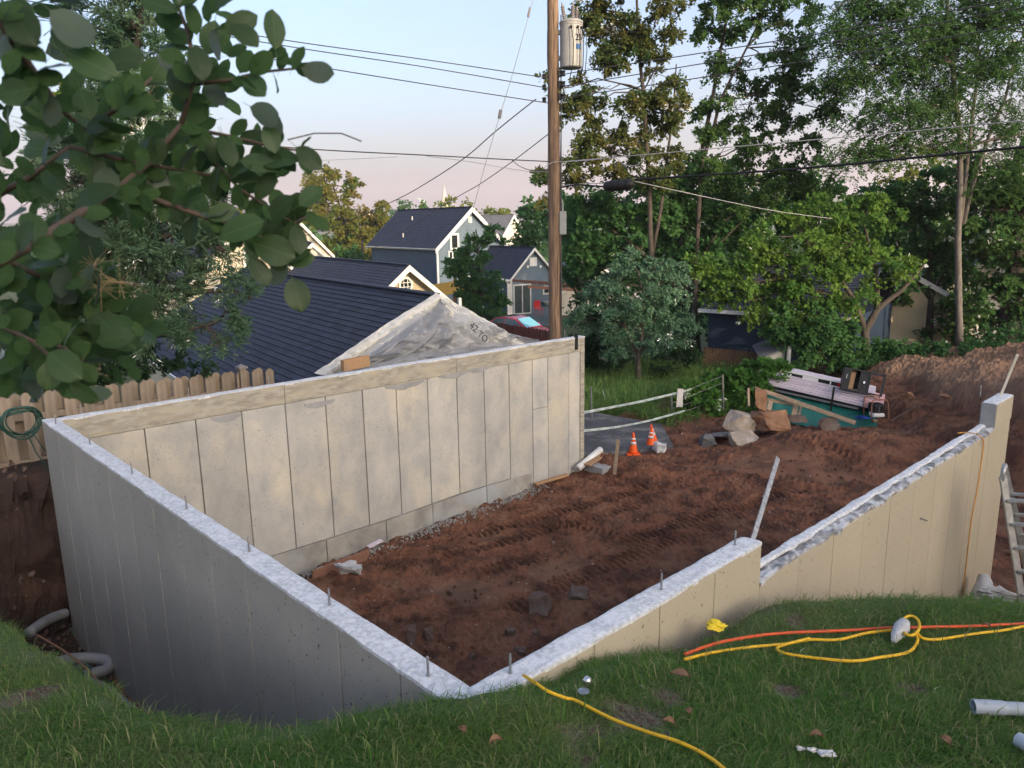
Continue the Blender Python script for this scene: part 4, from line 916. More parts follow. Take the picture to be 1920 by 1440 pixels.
def tufts(C, R, n, ln=.075, wd=.017, out=None):
    """scale-leaved conifer sprays: many short slivers fanned about a few directions"""
    C = np.asarray(C); k = len(C); tw = 7; d = rsph(k*tw).reshape(k, tw, 3); d = unit(d + (out[:, None]*.8 if out is not None else 0) + np.array([0, 0, .1]))
    ti = RNG.integers(0, tw, (k, n)); dd = np.take_along_axis(d, ti[..., None].repeat(3, 2), 1); t = RNG.random((k, n, 1))
    P = (C[:, None] + dd*t*R + RNG.normal(size=(k, n, 3))*R*.10).reshape(-1, 3); m = len(P)
    ax = unit(dd.reshape(-1, 3) + RNG.normal(size=(m, 3))*.6); nr = rsph(m); s = ln*RNG.uniform(.5, 1.3, m)
    tone = np.clip(np.repeat(RNG.normal(.45, .2, k), n) + RNG.normal(0, .15, m), 0, 1)
    return kites(P, ax, nr, s, np.full(m, wd)) + (tone,)
def blob_pts(px, py, rx, ry, Y, n, shell=.55, dz=0, depth=.85, Yo=0):
    c = np.array(at(px, py, Y+Yo)); sx = rx*Y/F_PX; sy = ry*Y/F_PX
    v = rsph(n)*(RNG.random((n, 1))**(1/3*(1-shell)))
    return c + v*np.array([sx, (sx+sy)*.5*depth, sy]), c
def tree(name, label, Y, stems, r0, blobs, lm, cr=.45, nl=70, ls=.15, dens=1.7, mode='spray', bark='bark', group=None, asp=.75, limbs=True, droop=.25, base=None, cat='tree', depth=.85, twr=.014, extra=None):
    st = [[at(px, py, Y+(q[2] if len(q) > 2 else 0)) for q in s for px, py in [q[:2]]] for s in stems]
    loc = Vector(st[0][0]) if st else at(blobs[0][0], blobs[0][1]+blobs[0][3], Y)
    T = thing(name, label, cat, loc, group); m1 = MB()
    for i, s in enumerate(st):
        k = r0*(1 if i == 0 else .65); pts = [s[0]]
        for a, b in zip(s[:-1], s[1:]):
            for t in (.5, 1.): pts.append(a.lerp(b, t) + (Vector(RNG.normal(size=3))*k*.35 if t < 1 else Vector()))
        n = len(pts); m = MB(); m.tube(pts, [k*(1-.72*j/(n-1))*(1.35 if j == 0 and i == 0 else 1) for j in range(n)], 9); m.build('trunk', M_[bark], T, smooth=True)
    allp = [p for s in st for p in s]; Cs = []; Os = []; mbr = MB()
    for b in blobs:
        px, py, rx, ry = b[:4]; Yo = b[4] if len(b) > 4 else 0
        cpx = cr*F_PX/Y; n = max(3, int(dens*rx*ry/(cpx*cpx)*1.0+.5))
        P, c = blob_pts(px, py, rx, ry, Y, n, Yo=Yo, depth=depth); Cs.append(P); Os.append(unit(P-c))
        if limbs and allp:
            cv = Vector(c); a = min(allp, key=lambda q: (q-cv).length + max(0, q.z-cv.z)*1.5)
            # start from a point on the stem a little lower
            mid = a.lerp(cv, .5) + Vector((0, 0, .12*(cv-a).length)); r_ = max(twr*1.6, r0*.28)
            mbr.tube([a, a.lerp(mid, .5)+Vector(RNG.normal(size=3))*.06, mid, mid.lerp(cv, .55)+Vector(RNG.normal(size=3))*.08, cv], [r_, r_*.85, r_*.7, r_*.5, r_*.35], 5, caps=False)
            for j in RNG.permutation(n)[:max(4, n//3)]:
                e = Vector(P[j]); s_ = mid.lerp(cv, RNG.uniform(.2, 1)); mbr.tube([s_, s_.lerp(e, .5)+Vector(RNG.normal(size=3))*.1, e], [twr, twr*.7, twr*.4], 3, caps=False)
    if mbr.v: tag(mbr.build('branches', M_[bark], T), kind='stuff')
    C = np.concatenate(Cs); O = np.concatenate(Os)
    if mode == 'spray': v, f, tn = spray(C, cr, nl, ls, asp, droop)
    elif mode == 'frond': v, f, tn = fronds(C, cr, nl, lf=ls)
    else: v, f, tn = tufts(C, cr, nl, ls, ls*.2, O)
    me = np_mesh('crown', v-np.array(loc), [f], False, None, {'rnd': tn})
    link('crown', me, L_[lm], T); return T
G_R = 'trees beyond the soil yard'
tree('maple_tree', 'tall thin maple right behind the utility pole and its transformer', 27, [[(1228, 700), (1223, 500), (1218, 350), (1206, 170), (1196, 60), (1190, -90)], [(1222, 480), (1247, 340), (1262, 220), (1268, 120)]], .11,
     [(1190, 40, 85, 55), (1145, 70, 50, 60), (1235, 130, 40, 60), (1205, 215, 60, 50), (1262, 215, 28, 60), (1122, 165, 45, 32), (1098, 205, 55, 28), (1175, 285, 95, 38), (1035, 168, 26, 26), (1200, -80, 110, 70), (1105, 10, 35, 50), (1018, 348, 30, 28), (1115, 318, 60, 34), (1258, 20, 28, 55), (1120, 250, 40, 24), (1230, 310, 60, 40)], 'maple_b', cr=.44, nl=250, ls=.115, dens=2.5)
tree('maple_tree', 'leaning maple with sky showing through, midway along the right hand trees', 29, [[(1300, 700), (1305, 500), (1318, 270), (1342, 150), (1362, 40), (1372, -90)], [(1318, 300), (1350, 190), (1400, 90), (1440, 0)]], .11,
     [(1395, 30, 75, 45), (1478, 35, 60, 42), (1345, 48, 35, 40), (1440, 115, 90, 40), (1500, 190, 65, 36), (1400, 205, 70, 48), (1352, 290, 70, 50), (1470, 280, 70, 40), (1545, 205, 32, 20), (1420, 365, 110, 45), (1535, 335, 50, 55), (1328, 225, 28, 36), (1420, -70, 120, 60), (1500, 110, 35, 25), (1340, 130, 22, 36)], 'maple', cr=.44, nl=250, ls=.115, dens=2.5)
tree('locust_tree', 'feathery locust with several pale trunks in the upper right', 26, [[(1800, 700), (1796, 450), (1800, 250), (1786, 120), (1776, 0), (1770, -120)], [(1800, 420), (1814, 300), (1832, 150), (1842, -60)], [(1806, 420), (1842, 290), (1885, 185), (1920, 60)], [(1800, 300), (1830, 270), (1900, 255), (1960, 240)]], .12,
     [(1620, 45, 60, 40), (1700, 55, 85, 50), (1655, 125, 85, 36), (1592, 150, 40, 24), (1790, 115, 75, 60), (1850, 55, 75, 70), (1740, 195, 85, 36), (1670, 215, 75, 26), (1900, 190, 38, 75), (1885, -10, 80, 50), (1562, 18, 26, 22), (1745, 268, 60, 30), (1880, 320, 45, 40), (1690, -30, 90, 40), (1660, 275, 60, 22), (1600, 290, 40, 26)], 'locust', cr=.38, nl=25, ls=.115, dens=2.6, mode='frond', bark='bark_pale')
tree('box_elder', 'bright green box elder with a curved trunk in front of the tan house', 23.5, [[(1612, 690), (1622, 620), (1645, 580), (1690, 545), (1730, 500)], [(1622, 620), (1600, 560), (1560, 500), (1520, 450)], [(1645, 580), (1640, 500), (1620, 420)]], .15,
     [(1500, 440, 85, 50), (1425, 500, 75, 45), (1560, 520, 85, 55), (1600, 450, 70, 42), (1470, 560, 50, 36), (1390, 470, 50, 36), (1550, 400, 60, 30), (1620, 400, 60, 36), (1440, 590, 44, 30), (1500, 620, 50, 30), (1550, 580, 60, 34), (1340, 500, 40, 36), (1660, 500, 50, 28), (1450, 525, 60, 40), (1400, 565, 46, 28), (1340, 545, 40, 24)], 'bright', cr=.42, nl=130, ls=.12, dens=3.7)
tree('broadleaf_tree', 'dense mid green tree between the utility pole and the navy garage', 30, [[(1290, 700), (1288, 560), (1280, 430), (1262, 350)], [(1288, 560), (1200, 470), (1130, 420)]], .2,
     [(1130, 435, 75, 50), (1215, 420, 95, 60), (1310, 440, 90, 65), (1375, 410, 75, 50), (1160, 370, 60, 34), (1270, 510, 85, 50), (1095, 400, 36, 44), (1330, 360, 70, 36), (1090, 470, 40, 36), (1370, 520, 50, 40), (1300, 590, 45, 40), (1240, 340, 60, 30)], 'mid', cr=.5, nl=130, ls=.17, dens=3.4)
tree('apple_tree', 'grey green apple tree standing in the weeds beyond the back wall', 22.7, [[(1197, 712), (1197, 668), (1204, 610), (1210, 560)], [(1197, 668), (1170, 610), (1150, 570)]], .09,
     [(1200, 535, 80, 50), (1130, 590, 62, 46), (1255, 590, 50, 50), (1200, 615, 85, 38), (1160, 515, 36, 30), (1240, 530, 40, 36), (1110, 545, 36, 30), (1268, 515, 26, 20), (1150, 645, 36, 20), (1082, 605, 22, 18), (1232, 492, 24, 18), (1182, 482, 18, 16), (1290, 620, 22, 20)], 'apple', cr=.30, nl=150, ls=.09, dens=3.4, asp=.5, twr=.009, depth=.7)
tree('broadleaf_tree', 'hazy green tree filling the space under the locust trunks', 29, [[(1740, 700), (1745, 560), (1740, 430)], [(1745, 560), (1690, 470), (1660, 400)]], .18,
     [(1730, 425, 95, 65), (1755, 530, 85, 55), (1690, 380, 50, 40), (1640, 375, 50, 30), (1660, 460, 60, 45), (1800, 470, 60, 60), (1770, 350, 60, 36), (1780, 610, 55, 36)], 'mid', cr=.48, nl=130, ls=.16, dens=3.2)
tree('broadleaf_tree', 'dark tree with a thick straight trunk at the right edge', 27, [[(1893, 715), (1897, 560), (1905, 400), (1908, 280)]], .42,
     [(1845, 400, 80, 65), (1900, 460, 60, 85), (1860, 555, 75, 50), (1915, 340, 50, 60), (1840, 620, 50, 30), (1930, 590, 40, 60), (1855, 330, 50, 40)], 'locust', cr=.46, nl=130, ls=.16, dens=3.2)
for lab, bl_ in (('green tree filling the gap just right of the utility pole', [(1090, 430, 60, 60), (1150, 480, 70, 50), (1190, 380, 60, 50), (1100, 520, 50, 40)]), ('green tree behind the two thin maples', [(1280, 400, 80, 60), (1360, 460, 70, 50), (1330, 330, 60, 40), (1260, 470, 60, 40), (1440, 400, 60, 50)]),
                 ('green tree behind the box elder crown', [(1500, 380, 70, 50), (1580, 440, 70, 60), (1640, 400, 60, 50), (1560, 500, 80, 50), (1660, 480, 60, 50)]), ('green tree behind the locust trunks', [(1760, 450, 70, 70), (1840, 500, 80, 70), (1780, 560, 70, 50), (1900, 400, 60, 70), (1880, 600, 60, 50)])):
    tree('broadleaf_tree', lab, 35, [[(bl_[0][0]+30, 690), (bl_[0][0]+20, 500), (bl_[0][0], 400)]], .16, bl_, 'mid', cr=.55, nl=130, ls=.19, dens=3.2)
tree('shrub', 'dark shrub beside the wall end, below the apple tree', 24, [], .05, [(1100, 620, 50, 36), (1090, 665, 50, 32), (1140, 660, 45, 30), (1260, 660, 50, 36), (1110, 580, 35, 30)], 'ivy', cr=.3, nl=120, ls=.10, dens=3.6, limbs=False, cat='shrub')
tree('shrub', 'tall leafy shrub between the navy garage and the tan house', 23.2, [[(1540, 700), (1535, 640), (1520, 590)]], .05, [(1520, 600, 55, 46), (1560, 640, 45, 46), (1500, 660, 40, 40), (1460, 610, 30, 30), (1590, 665, 40, 30)], 'mid', cr=.32, nl=130, ls=.11, dens=3.6, cat='shrub')
tree('shrub', 'low shrub in front of the tan house wall', 23.5, [], .05, [(1690, 655, 50, 22), (1650, 665, 40, 22), (1740, 660, 40, 26), (1790, 660, 45, 26), (1600, 680, 40, 20), (1850, 665, 50, 24), (1920, 670, 40, 26)], 'mid', cr=.28, nl=120, ls=.10, dens=3.4, limbs=False, cat='shrub')
tree('vine_mound', 'bright green vines heaped over the wire fence by the boulders', 19.15, [], .05, [(1320, 765, 48, 46), (1375, 720, 55, 30), (1425, 700, 45, 24), (1300, 800, 40, 30), (1345, 800, 36, 26), (1450, 690, 34, 18), (1395, 760, 34, 36), (1265, 815, 30, 14), (1290, 740, 26, 22)], 'vine', cr=.23, nl=150, ls=.10, dens=5.0, limbs=False, cat='vine')
tree('tree', 'narrow dark green tree in front of the blue annex', 46, [[(906, 640), (902, 560), (896, 470), (892, 430)]], .13,
     [(885, 470, 34, 28), (868, 508, 30, 26), (908, 530, 30, 32), (900, 585, 44, 34), (922, 440, 20, 16), (858, 490, 22, 16), (900, 625, 26, 22), (925, 570, 22, 18), (890, 540, 34, 28)], 'mid', cr=.44, nl=120, ls=.18, dens=4)
tree('autumn_tree', 'sunlit tree turning orange left of the blue house', 95, [[(650, 520), (645, 430), (625, 350)], [(648, 460), (680, 410)]], .3,
     [(605, 345, 26, 30), (640, 350, 30, 30), (690, 415, 46, 32), (620, 410, 42, 40), (660, 445, 50, 40), (600, 380, 24, 24), (720, 400, 26, 20), (640, 480, 60, 36), (700, 460, 40, 36), (585, 345, 12, 16)], 'lit', cr=.95, nl=130, ls=.36, dens=3.2, twr=.05)
for i, (bl_, lab) in enumerate([([(850, 398, 50, 22), (900, 400, 44, 24), (815, 402, 30, 14)], 'round yellow green treetops under the church steeple'), ([(935, 418, 36, 26), (905, 430, 40, 24), (960, 440, 26, 24)], 'yellow green tree just right of the blue gable'),
                           ([(570, 392, 24, 12), (560, 410, 30, 18)], 'small yellow treetop left of the autumn tree'), ([(752, 392, 24, 14), (735, 405, 22, 16)], 'green treetop rising behind the blue roof')]):
    tree('broadleaf_tree', lab, 130+i*9, [[(bl_[0][0], 470), (bl_[0][0], bl_[0][1])]], .3, bl_, 'yellowgreen' if i != 3 else 'mid', cr=1.3, nl=70, ls=.5, dens=2., limbs=False)
for px, py, h_, lab in ((791, 374, 30, 'small dark spire shaped conifer on the skyline'), (755, 386, 18, 'lower dark conifer beside the skyline spire')):
    tree('conifer', lab, 170, [[(px, py+h_*2), (px, py)]], .2, [(px, py+4, 3, 5), (px, py+12, 7, 6), (px, py+22, 11, 8), (px, py+34, 15, 10)], 'mid', cr=.8, nl=80, ls=.45, dens=3, limbs=False)
tree('broadleaf_tree', 'dark trees closing the gap right of the blue annex', 62, [[(1085, 560), (1085, 440)]], .25, [(1010, 425, 36, 40), (1075, 440, 45, 50), (985, 455, 24, 24), (1060, 390, 36, 26), (1000, 395, 26, 20), (1110, 480, 40, 30)], 'mid', cr=.7, nl=120, ls=.28, dens=3.2)
tree('broadleaf_tree', 'sunlit yellow tree glimpsed through the right hand branches', 75, [[(1430, 470), (1430, 360)]], .25, [(1430, 348, 26, 22), (1700, 300, 60, 40), (1800, 335, 45, 30), (1580, 385, 50, 18), (1700, 350, 60, 30), (1480, 400, 60, 20)], 'yellowgreen', cr=.8, nl=80, ls=.3, dens=2., limbs=False)
tree('broadleaf_tree', 'sunlit yellow tree behind the juniper', 42, [[(280, 460), (270, 250)]], .2, [(235, 45, 50, 46), (190, 110, 70, 50), (335, 305, 60, 55), (285, 190, 50, 46), (400, 390, 44, 30), (150, 220, 70, 60)], 'yellowgreen', cr=.55, nl=110, ls=.2, dens=1.6)
tree('broadleaf_tree', 'green trees behind the dark garage ridge and cream house', 70, [[(680, 520), (680, 450)]], .25, [(665, 490, 60, 26), (560, 450, 40, 30), (490, 440, 50, 40), (720, 470, 30, 30)], 'mid', cr=.75, nl=80, ls=.3, dens=2., limbs=False)
tree('juniper', 'blue green juniper leaning over the dark garage roof on the left', 11.3, [[(150, 800), (190, 640), (225, 420), (245, 230), (262, 60), (268, -40)], [(200, 600), (300, 560), (400, 545), (470, 560)], [(215, 470), (320, 440), (420, 470)], [(190, 660), (290, 630), (390, 610)]], .10,
     [(250, 50, 46, 60), (285, 120, 40, 46), (235, 195, 75, 55), (325, 205, 34, 26), (275, 295, 85, 46), (215, 390, 85, 60), (335, 430, 75, 36), (415, 470, 42, 24), (300, 525, 85, 40), (415, 548, 52, 16), (385, 612, 66, 26), (300, 625, 50, 30), (452, 585, 20, 11), (360, 360, 50, 30), (170, 540, 80, 60), (140, 330, 70, 80), (190, 20, 60, 50), (450, 520, 30, 14), (300, 340, 80, 50), (250, 300, 80, 60), (320, 480, 80, 50), (200, 440, 80, 60), (420, 650, 28, 14), (240, 480, 70, 40), (190, 250, 70, 60), (230, 560, 70, 50), (160, 440, 70, 60)], 'juniper', cr=.20, nl=150, ls=.095, dens=6.0, mode='tuft', twr=.007)
tree('ivy_mound', 'dark ivy spilling over the fence below the juniper', 11.8, [], .04, [(275, 665, 75, 30), (340, 690, 60, 16), (210, 690, 70, 30), (130, 690, 90, 36), (60, 690, 90, 40)], 'ivy', cr=.16, nl=120, ls=.055, dens=2.6, limbs=False, cat='ivy')
# far woods that read as one mass
n = 900; FXm = RNG.uniform(-1, 1, n); FY = RNG.uniform(150, 900, n)**1.0; FXm = FXm*FY*.8
base_z = gz(FXm, FY); hgt = RNG.uniform(5, 10, n); ok = ~((FXm/FY > -.13) & (FXm/FY < -.05) & (FY > 390) & (FY < 410))
C = []
for x, y, z, h in zip(FXm, FY, base_z, hgt):
    for j in range(7): C.append((x+RNG.normal()*h*.28, y+RNG.normal()*h*.28, z+h*RNG.uniform(.25, 1.0)))
v, f, tn = spray(np.array(C), 2.8, 15, 1.8, .8)
o = link('far_woods', np_mesh('far_woods', v, [f], False, None, {'rnd': tn}), L_['mid']); tag(o, 'distant mass of treetops on the valley floor', 'woods', kind='stuff')
# undergrowth behind the yard
n = 260; X = RNG.uniform(-14, 30, n); Y_ = RNG.uniform(25, 62, n); okm = ~((X > -8) & (X < 5) & (Y_ > 30)) & ~((X > -2) & (X < 9) & (Y_ < 34) & (X < 4))
C = np.stack([X, Y_, gz(X, Y_)+RNG.uniform(.1, 1.6, n)], 1)[okm]; C = C[(C[:, 0]/C[:, 1] > .08)]
v, f, tn = spray(C, .9, 130, .2, .7); o = link('undergrowth', np_mesh('undergrowth', v, [f], False, None, {'rnd': tn}), L_['mid']); tag(o, 'tangled green undergrowth below the right hand trees', 'undergrowth', kind='stuff')
# unseen trees added behind the viewpoint and beyond the right edge to block the sun
C = []
for i in range(46):
    d = rsph(1)[0]; C.append(d*np.array([2.8, 2.8, 4.2])*RNG.uniform(.35, 1)+np.array([0, 0, 6.5]))
v, f, tn = spray(np.array(C), 1.25, 150, .42, .8); crown_me = np_mesh('crown', v, [f], False, None, {'rnd': tn}); crown_me.materials.append(L_['mid'])
m = MB(); m.tube([(0, 0, -.5), (0.1, 0, 2.5), (0, .1, 6), (.1, .1, 9)], [.3, .24, .18, .08], 8); trunk_me = bpy.data.meshes.new('trunk'); trunk_me.from_pydata([tuple(p) for p in m.v], [], m.f); trunk_me.materials.append(M_['bark'])
def shade_tree(x, y, s, lab, grp):
    z = float(gz(np.array([x]), np.array([y]))[0]); T = thing('shade_tree', lab, 'tree', Vector((x, y, z)), grp)
    for me_ in (crown_me, trunk_me):
        o = bpy.data.objects.new(me_.name, me_); COL.objects.link(o); o.parent = T
    T.scale = (s, s, s); T.rotation_euler = (0, 0, random.uniform(0, 6.28))
for k in range(-8, 10):
    q = Vector((54, -72, 0)) + Vector((.8, .6, 0))*(k*4.2) + Vector((.6, -.8, 0))*(random.uniform(-3, 3)+9*(k % 2)); shade_tree(q.x, q.y, random.uniform(2.6, 2.75) if k < 3 else random.uniform(2.0, 2.15), 'unseen broad leafy tree added far behind the viewpoint to block the low sun', 'unseen shading trees behind the viewpoint')
for x, y, s in [(31, 28, 1.6), (24, 29, 1.5), (38, 34, 1.7), (45, 42, 1.7)]: shade_tree(x, y, s, 'unseen broad leafy tree added past the right edge of the yard for shade', 'unseen shading trees past the right edge')
# tall weeds beyond the wall end
def blades(P, h, w, lean, az, tone, curl=.5):
    n = len(P); d = np.stack([np.cos(az), np.sin(az), np.zeros(n)], 1); s = np.stack([-np.sin(az+RNG.normal(0, .8, n)), np.cos(az+RNG.normal(0, .8, n)), np.zeros(n)], 1)
    h = h[:, None]; w = w[:, None]; l = lean[:, None]; up = np.array([0, 0, 1.])
    m = P + up*h*.55*np.sqrt(np.clip(1-l*l*.3, .05, 1)) + d*h*l*.30; t = P + up*h*np.clip(1-l*.55, .12, 1) + d*h*l*.95
    V = np.stack([P-s*w*.5, P+s*w*.5, m+s*w*.4, m-s*w*.4, t], 1).reshape(-1, 3); b = np.arange(n)*5
    return V, np.stack([b, b+1, b+2, b+3], 1), np.stack([b+3, b+2, b+4], 1), tone
def blade_obj(name, parts, mat, label, cat):
    V, Q, T, tn = parts; me = np_mesh(name, V, [Q, T], False, None, {'rnd': np.concatenate([tn, tn])}); return tag(link(name, me, L_[mat]), label, cat, kind='stuff')
WP = [(1.7, 19.6), (1.4, 25), (5, 27), (8.2, 26), (7.0, 20.4), (5.2, 18.6), (3.9, 17.9), (3.5, 18.4), (2.6, 19.5)]
n = 60000; X = RNG.uniform(1.2, 8.4, n); Y_ = RNG.uniform(17.5, 27, n); k = inpoly(X, Y_, WP) & (fbm(X*1.3, Y_*1.3, 301, 3) > -.35); X = X[k]; Y_ = Y_[k]; n = len(X)
Pz = np.maximum(gz(X, Y_), -2.95); hh = RNG.uniform(.25, .75, n)*(1+.8*np.clip(fbm(X*.9, Y_*.9, 303, 3), -.4, 1)); tn = np.clip(RNG.beta(2, 3.2, n)+.25*fbm(X*.7, Y_*.7, 305, 2), 0, 1)
blade_obj('weeds', blades(np.stack([X, Y_, Pz], 1), hh, RNG.uniform(.012, .03, n), RNG.uniform(.1, 1., n), RNG.uniform(0, 6.28, n), tn), 'weed', 'tall weeds and seeding grass beyond the end of the back wall', 'weeds')
n = 1400; i = RNG.integers(0, len(X), n); P = np.stack([X[i], Y_[i], Pz[i]+hh[i]*RNG.uniform(.7, 1.15, n)], 1); v, f = kites(P, rsph(n), rsph(n), RNG.uniform(.03, .06, n), RNG.uniform(.02, .04, n))
tag(link('weed_flowers', np_mesh('weed_flowers', v, [f], False, None, {'rnd': RNG.uniform(.7, 1, n)}), L_['weed']), 'pale yellow seed heads over the weeds', 'weeds', kind='stuff')
# ------------------------------------------------------------------ lawn grass
AREA = (-5.2, 5.2, 1.6, 7.2); n = 760000; X = RNG.uniform(AREA[0], AREA[1], n); Y_ = RNG.uniform(AREA[2], AREA[3], n)
k = inpoly(X, Y_, [(x, y+.03) for x, y in CREST]+[(10, -3), (-9.5, -3)]) & (np.abs(X) < Y_*.78+.3) & wallside(X, Y_)
b_ = bareness(X, Y_); k &= RNG.random(n) > np.clip(b_*1.15, 0, .97)
k &= RNG.random(n) < np.clip(1.75-.22*Y_, .45, 1.)
X = X[k]; Y_ = Y_[k]; b_ = b_[k]; n = len(X); Pz = lawn_plane(X, Y_); s_ = seg_dist(X, Y_, CREST); Pz = Pz - .05*sstep(.25, 0, s_)
cl = fbm(X*2.4, Y_*2.4, 311, 3); hh = RNG.uniform(.030, .085, n)*(1+.55*cl)*(1-.55*b_) + .05*RNG.random(n)*np.exp(-(s_/.10)**2); az = 3.0*fbm(X*1.6, Y_*1.6, 313, 3)*2 - .8 + RNG.normal(0, .9, n)
tn = np.clip(RNG.beta(2.2, 3.4, n)*.85 *.8 + .22*fbm(X*1.1, Y_*1.1, 315, 3) + .3*b_*RNG.random(n), 0, .80); st_ = RNG.random(n) < .035+.25*b_; tn = np.where(st_, RNG.uniform(.86, 1, n), tn)
print('grass blades', n)
blade_obj('grass', blades(np.stack([X, Y_, Pz-.004], 1), hh*1.0, RNG.uniform(.0026, .0054, n), np.clip(RNG.normal(1.15, .3, n), .1, 1.5), az, tn), 'grass', 'uncut green grass covering the sloping lawn in front', 'grass')
n = 5000; i = RNG.integers(0, len(X), n); P = np.stack([X[i], Y_[i], Pz[i]], 1)
blade_obj('long_grass', blades(P, RNG.uniform(.09, .17, n), RNG.uniform(.0025, .005, n), RNG.uniform(.3, 1.1, n), RNG.uniform(0, 6.28, n), np.clip(RNG.beta(2, 2, n), 0, 1)), 'grass', 'longer grass stems standing above the lawn', 'grass')
# ------------------------------------------------------------------ smokebush over the upper left
def leaf_mesh(seed, wr=.62):
    rr = random.Random(seed); nl, nw = 7, 4; vs = []; fs = []
    for i in range(nl+1):
        t = i/nl; w = wr*.5*math.sin(math.pi*min(1, t**1.1*.955+.03))**.6 if 0 < t < 1 else .015
        for j in range(-2, 3):
            x = w*j/2; vs.append((x, t, .10*abs(x)*(1+rr.uniform(-.3, .3)) - .16*(t-.45)**2*rr.choice((.6, 1, 1.6)) + .012*math.sin(t*14+j)*abs(j)/2))
    for i in range(nl):
        for j in range(4): a = i*5+j; fs.append((a, a+1, a+6, a+5))
    b = len(vs); vs += [(-.006, -.28, .02), (.006, -.28, .02), (.008, 0, 0), (-.008, 0, 0)]; fs.append((b, b+1, b+2, b+3))
    me = bpy.data.meshes.new('leaf'); me.from_pydata(vs, [], fs); me.polygons.foreach_set('use_smooth', [True]*len(fs)); me.update(); return me
def big_leaf_mat(name, c, under, vein):
    m = bpy.data.materials.new(name); m.use_nodes = True; t = m.node_tree; N = t.nodes; L = t.links; b = N['Principled BSDF']; b.inputs['Roughness'].default_value = .42; b.inputs['Specular IOR Level'].default_value = .35
    tc = N.new('ShaderNodeTexCoord'); sp = N.new('ShaderNodeSeparateXYZ'); L.new(tc.outputs['Object'], sp.inputs[0])
    def math_(op, a, bb=None, v=None):
        x = N.new('ShaderNodeMath'); x.operation = op; L.new(a, x.inputs[0])
        if bb is not None: L.new(bb, x.inputs[1])
        if v is not None: x.inputs[1].default_value = v
        return x.outputs[0]
    ax = math_('ABSOLUTE', sp.outputs[0]); mid = math_('LESS_THAN', ax, v=.011)
    q = math_('SUBTRACT', math_('MULTIPLY', sp.outputs[1], v=11.), math_('MULTIPLY', ax, v=9.)); fr = math_('FRACT', q); side = math_('LESS_THAN', fr, v=.07); vv = math_('MAXIMUM', mid, math_('MULTIPLY', side, v=.55))
    oi = N.new('ShaderNodeObjectInfo'); hs = N.new('ShaderNodeHueSaturation'); mr = N.new('ShaderNodeMapRange'); mr.inputs[3].default_value = .7; mr.inputs[4].default_value = 1.35; L.new(oi.outputs['Random'], mr.inputs[0]); L.new(mr.outputs[0], hs.inputs['Value'])
    ge = N.new('ShaderNodeNewGeometry'); mx = N.new('ShaderNodeMix'); mx.data_type = 'RGBA'; mx.inputs[6].default_value = (*c, 1); mx.inputs[7].default_value = (*under, 1); L.new(ge.outputs['Backfacing'], mx.inputs[0])
    ns = N.new('ShaderNodeTexNoise'); ns.inputs['Scale'].default_value = 4; L.new(tc.outputs['Object'], ns.inputs[0]); m3 = N.new('ShaderNodeMix'); m3.data_type = 'RGBA'; m3.inputs[7].default_value = (.11, .10, .03, 1); r3 = N.new('ShaderNodeMapRange'); r3.inputs[1].default_value = .6; r3.inputs[2].default_value = .85; L.new(ns.outputs[0], r3.inputs[0]); L.new(r3.outputs[0], m3.inputs[0]); L.new(mx.outputs[2], m3.inputs[6])
    m2 = N.new('ShaderNodeMix'); m2.data_type = 'RGBA'; m2.inputs[7].default_value = (*vein, 1); L.new(m3.outputs[2], m2.inputs[6]); L.new(math_('MULTIPLY', vv, v=.5), m2.inputs[0]); L.new(m2.outputs[2], hs.inputs['Color'])
    L.new(hs.outputs[0], b.inputs['Base Color']); tl = N.new('ShaderNodeBsdfTranslucent'); L.new(hs.outputs[0], tl.inputs[0]); ms = N.new('ShaderNodeMixShader'); ms.inputs[0].default_value = .42
    L.new(b.outputs[0], ms.inputs[1]); L.new(tl.outputs[0], ms.inputs[2]); L.new(ms.outputs[0], N['Material Output'].inputs[0]); return m
LM = big_leaf_mat('smokebush_leaf_big', (.042, .085, .028), (.085, .12, .085), (.10, .14, .055))
LMS = [leaf_mesh(i, w) for i, w in enumerate((.60, .68, .55, .72, .64))]
for me in LMS: me.materials.append(LM)
SB = thing('smokebush', 'large leaved smokebush hanging into the upper left, close to the viewer', 'shrub', dist(-100, 700, 1.4))
def path(pts): return [dist(px, py, D_) for px, py, D_ in pts]
BR = [([(-60, 520, 1.15), (60, 458, 1.2), (150, 400, 1.25), (225, 350, 1.3), (285, 300, 1.35)], .0085), ([(225, 352, 1.3), (330, 388, 1.32), (430, 422, 1.34), (500, 450, 1.36), (545, 500, 1.36)], .005), ([(130, 275, 1.35), (250, 305, 1.36), (360, 322, 1.37), (450, 340, 1.38)], .004),
      ([(340, 232, 1.38), (362, 155, 1.38), (356, 70, 1.38), (330, 0, 1.4)], .0045), ([(352, 240, 1.38), (430, 255, 1.36), (500, 272, 1.35), (575, 285, 1.35)], .0035), ([(362, 158, 1.38), (430, 150, 1.36), (490, 135, 1.35), (560, 128, 1.35)], .0035), ([(-20, 10, 1.2), (60, 130, 1.25), (110, 200, 1.3), (160, 245, 1.32)], .006),
      ([(-20, 600, 1.3), (60, 640, 1.3), (120, 652, 1.3), (165, 690, 1.3)], .004), ([(160, 245, 1.32), (240, 190, 1.3), (285, 145, 1.3)], .004), ([(400, 300, 1.37), (450, 355, 1.36), (520, 400, 1.35), (570, 430, 1.35)], .003), ([(285, 300, 1.35), (340, 232, 1.38)], .006), ([(-30, 470, 1.4), (80, 520, 1.45), (170, 560, 1.5), (230, 600, 1.5)], .005), ([(-30, 380, 1.5), (60, 330, 1.5), (130, 275, 1.45)], .006), ([(500, 450, 1.36), (550, 420, 1.35), (575, 405, 1.35)], .003), ([(60, 640, 1.3), (120, 690, 1.28), (150, 740, 1.27)], .003)]
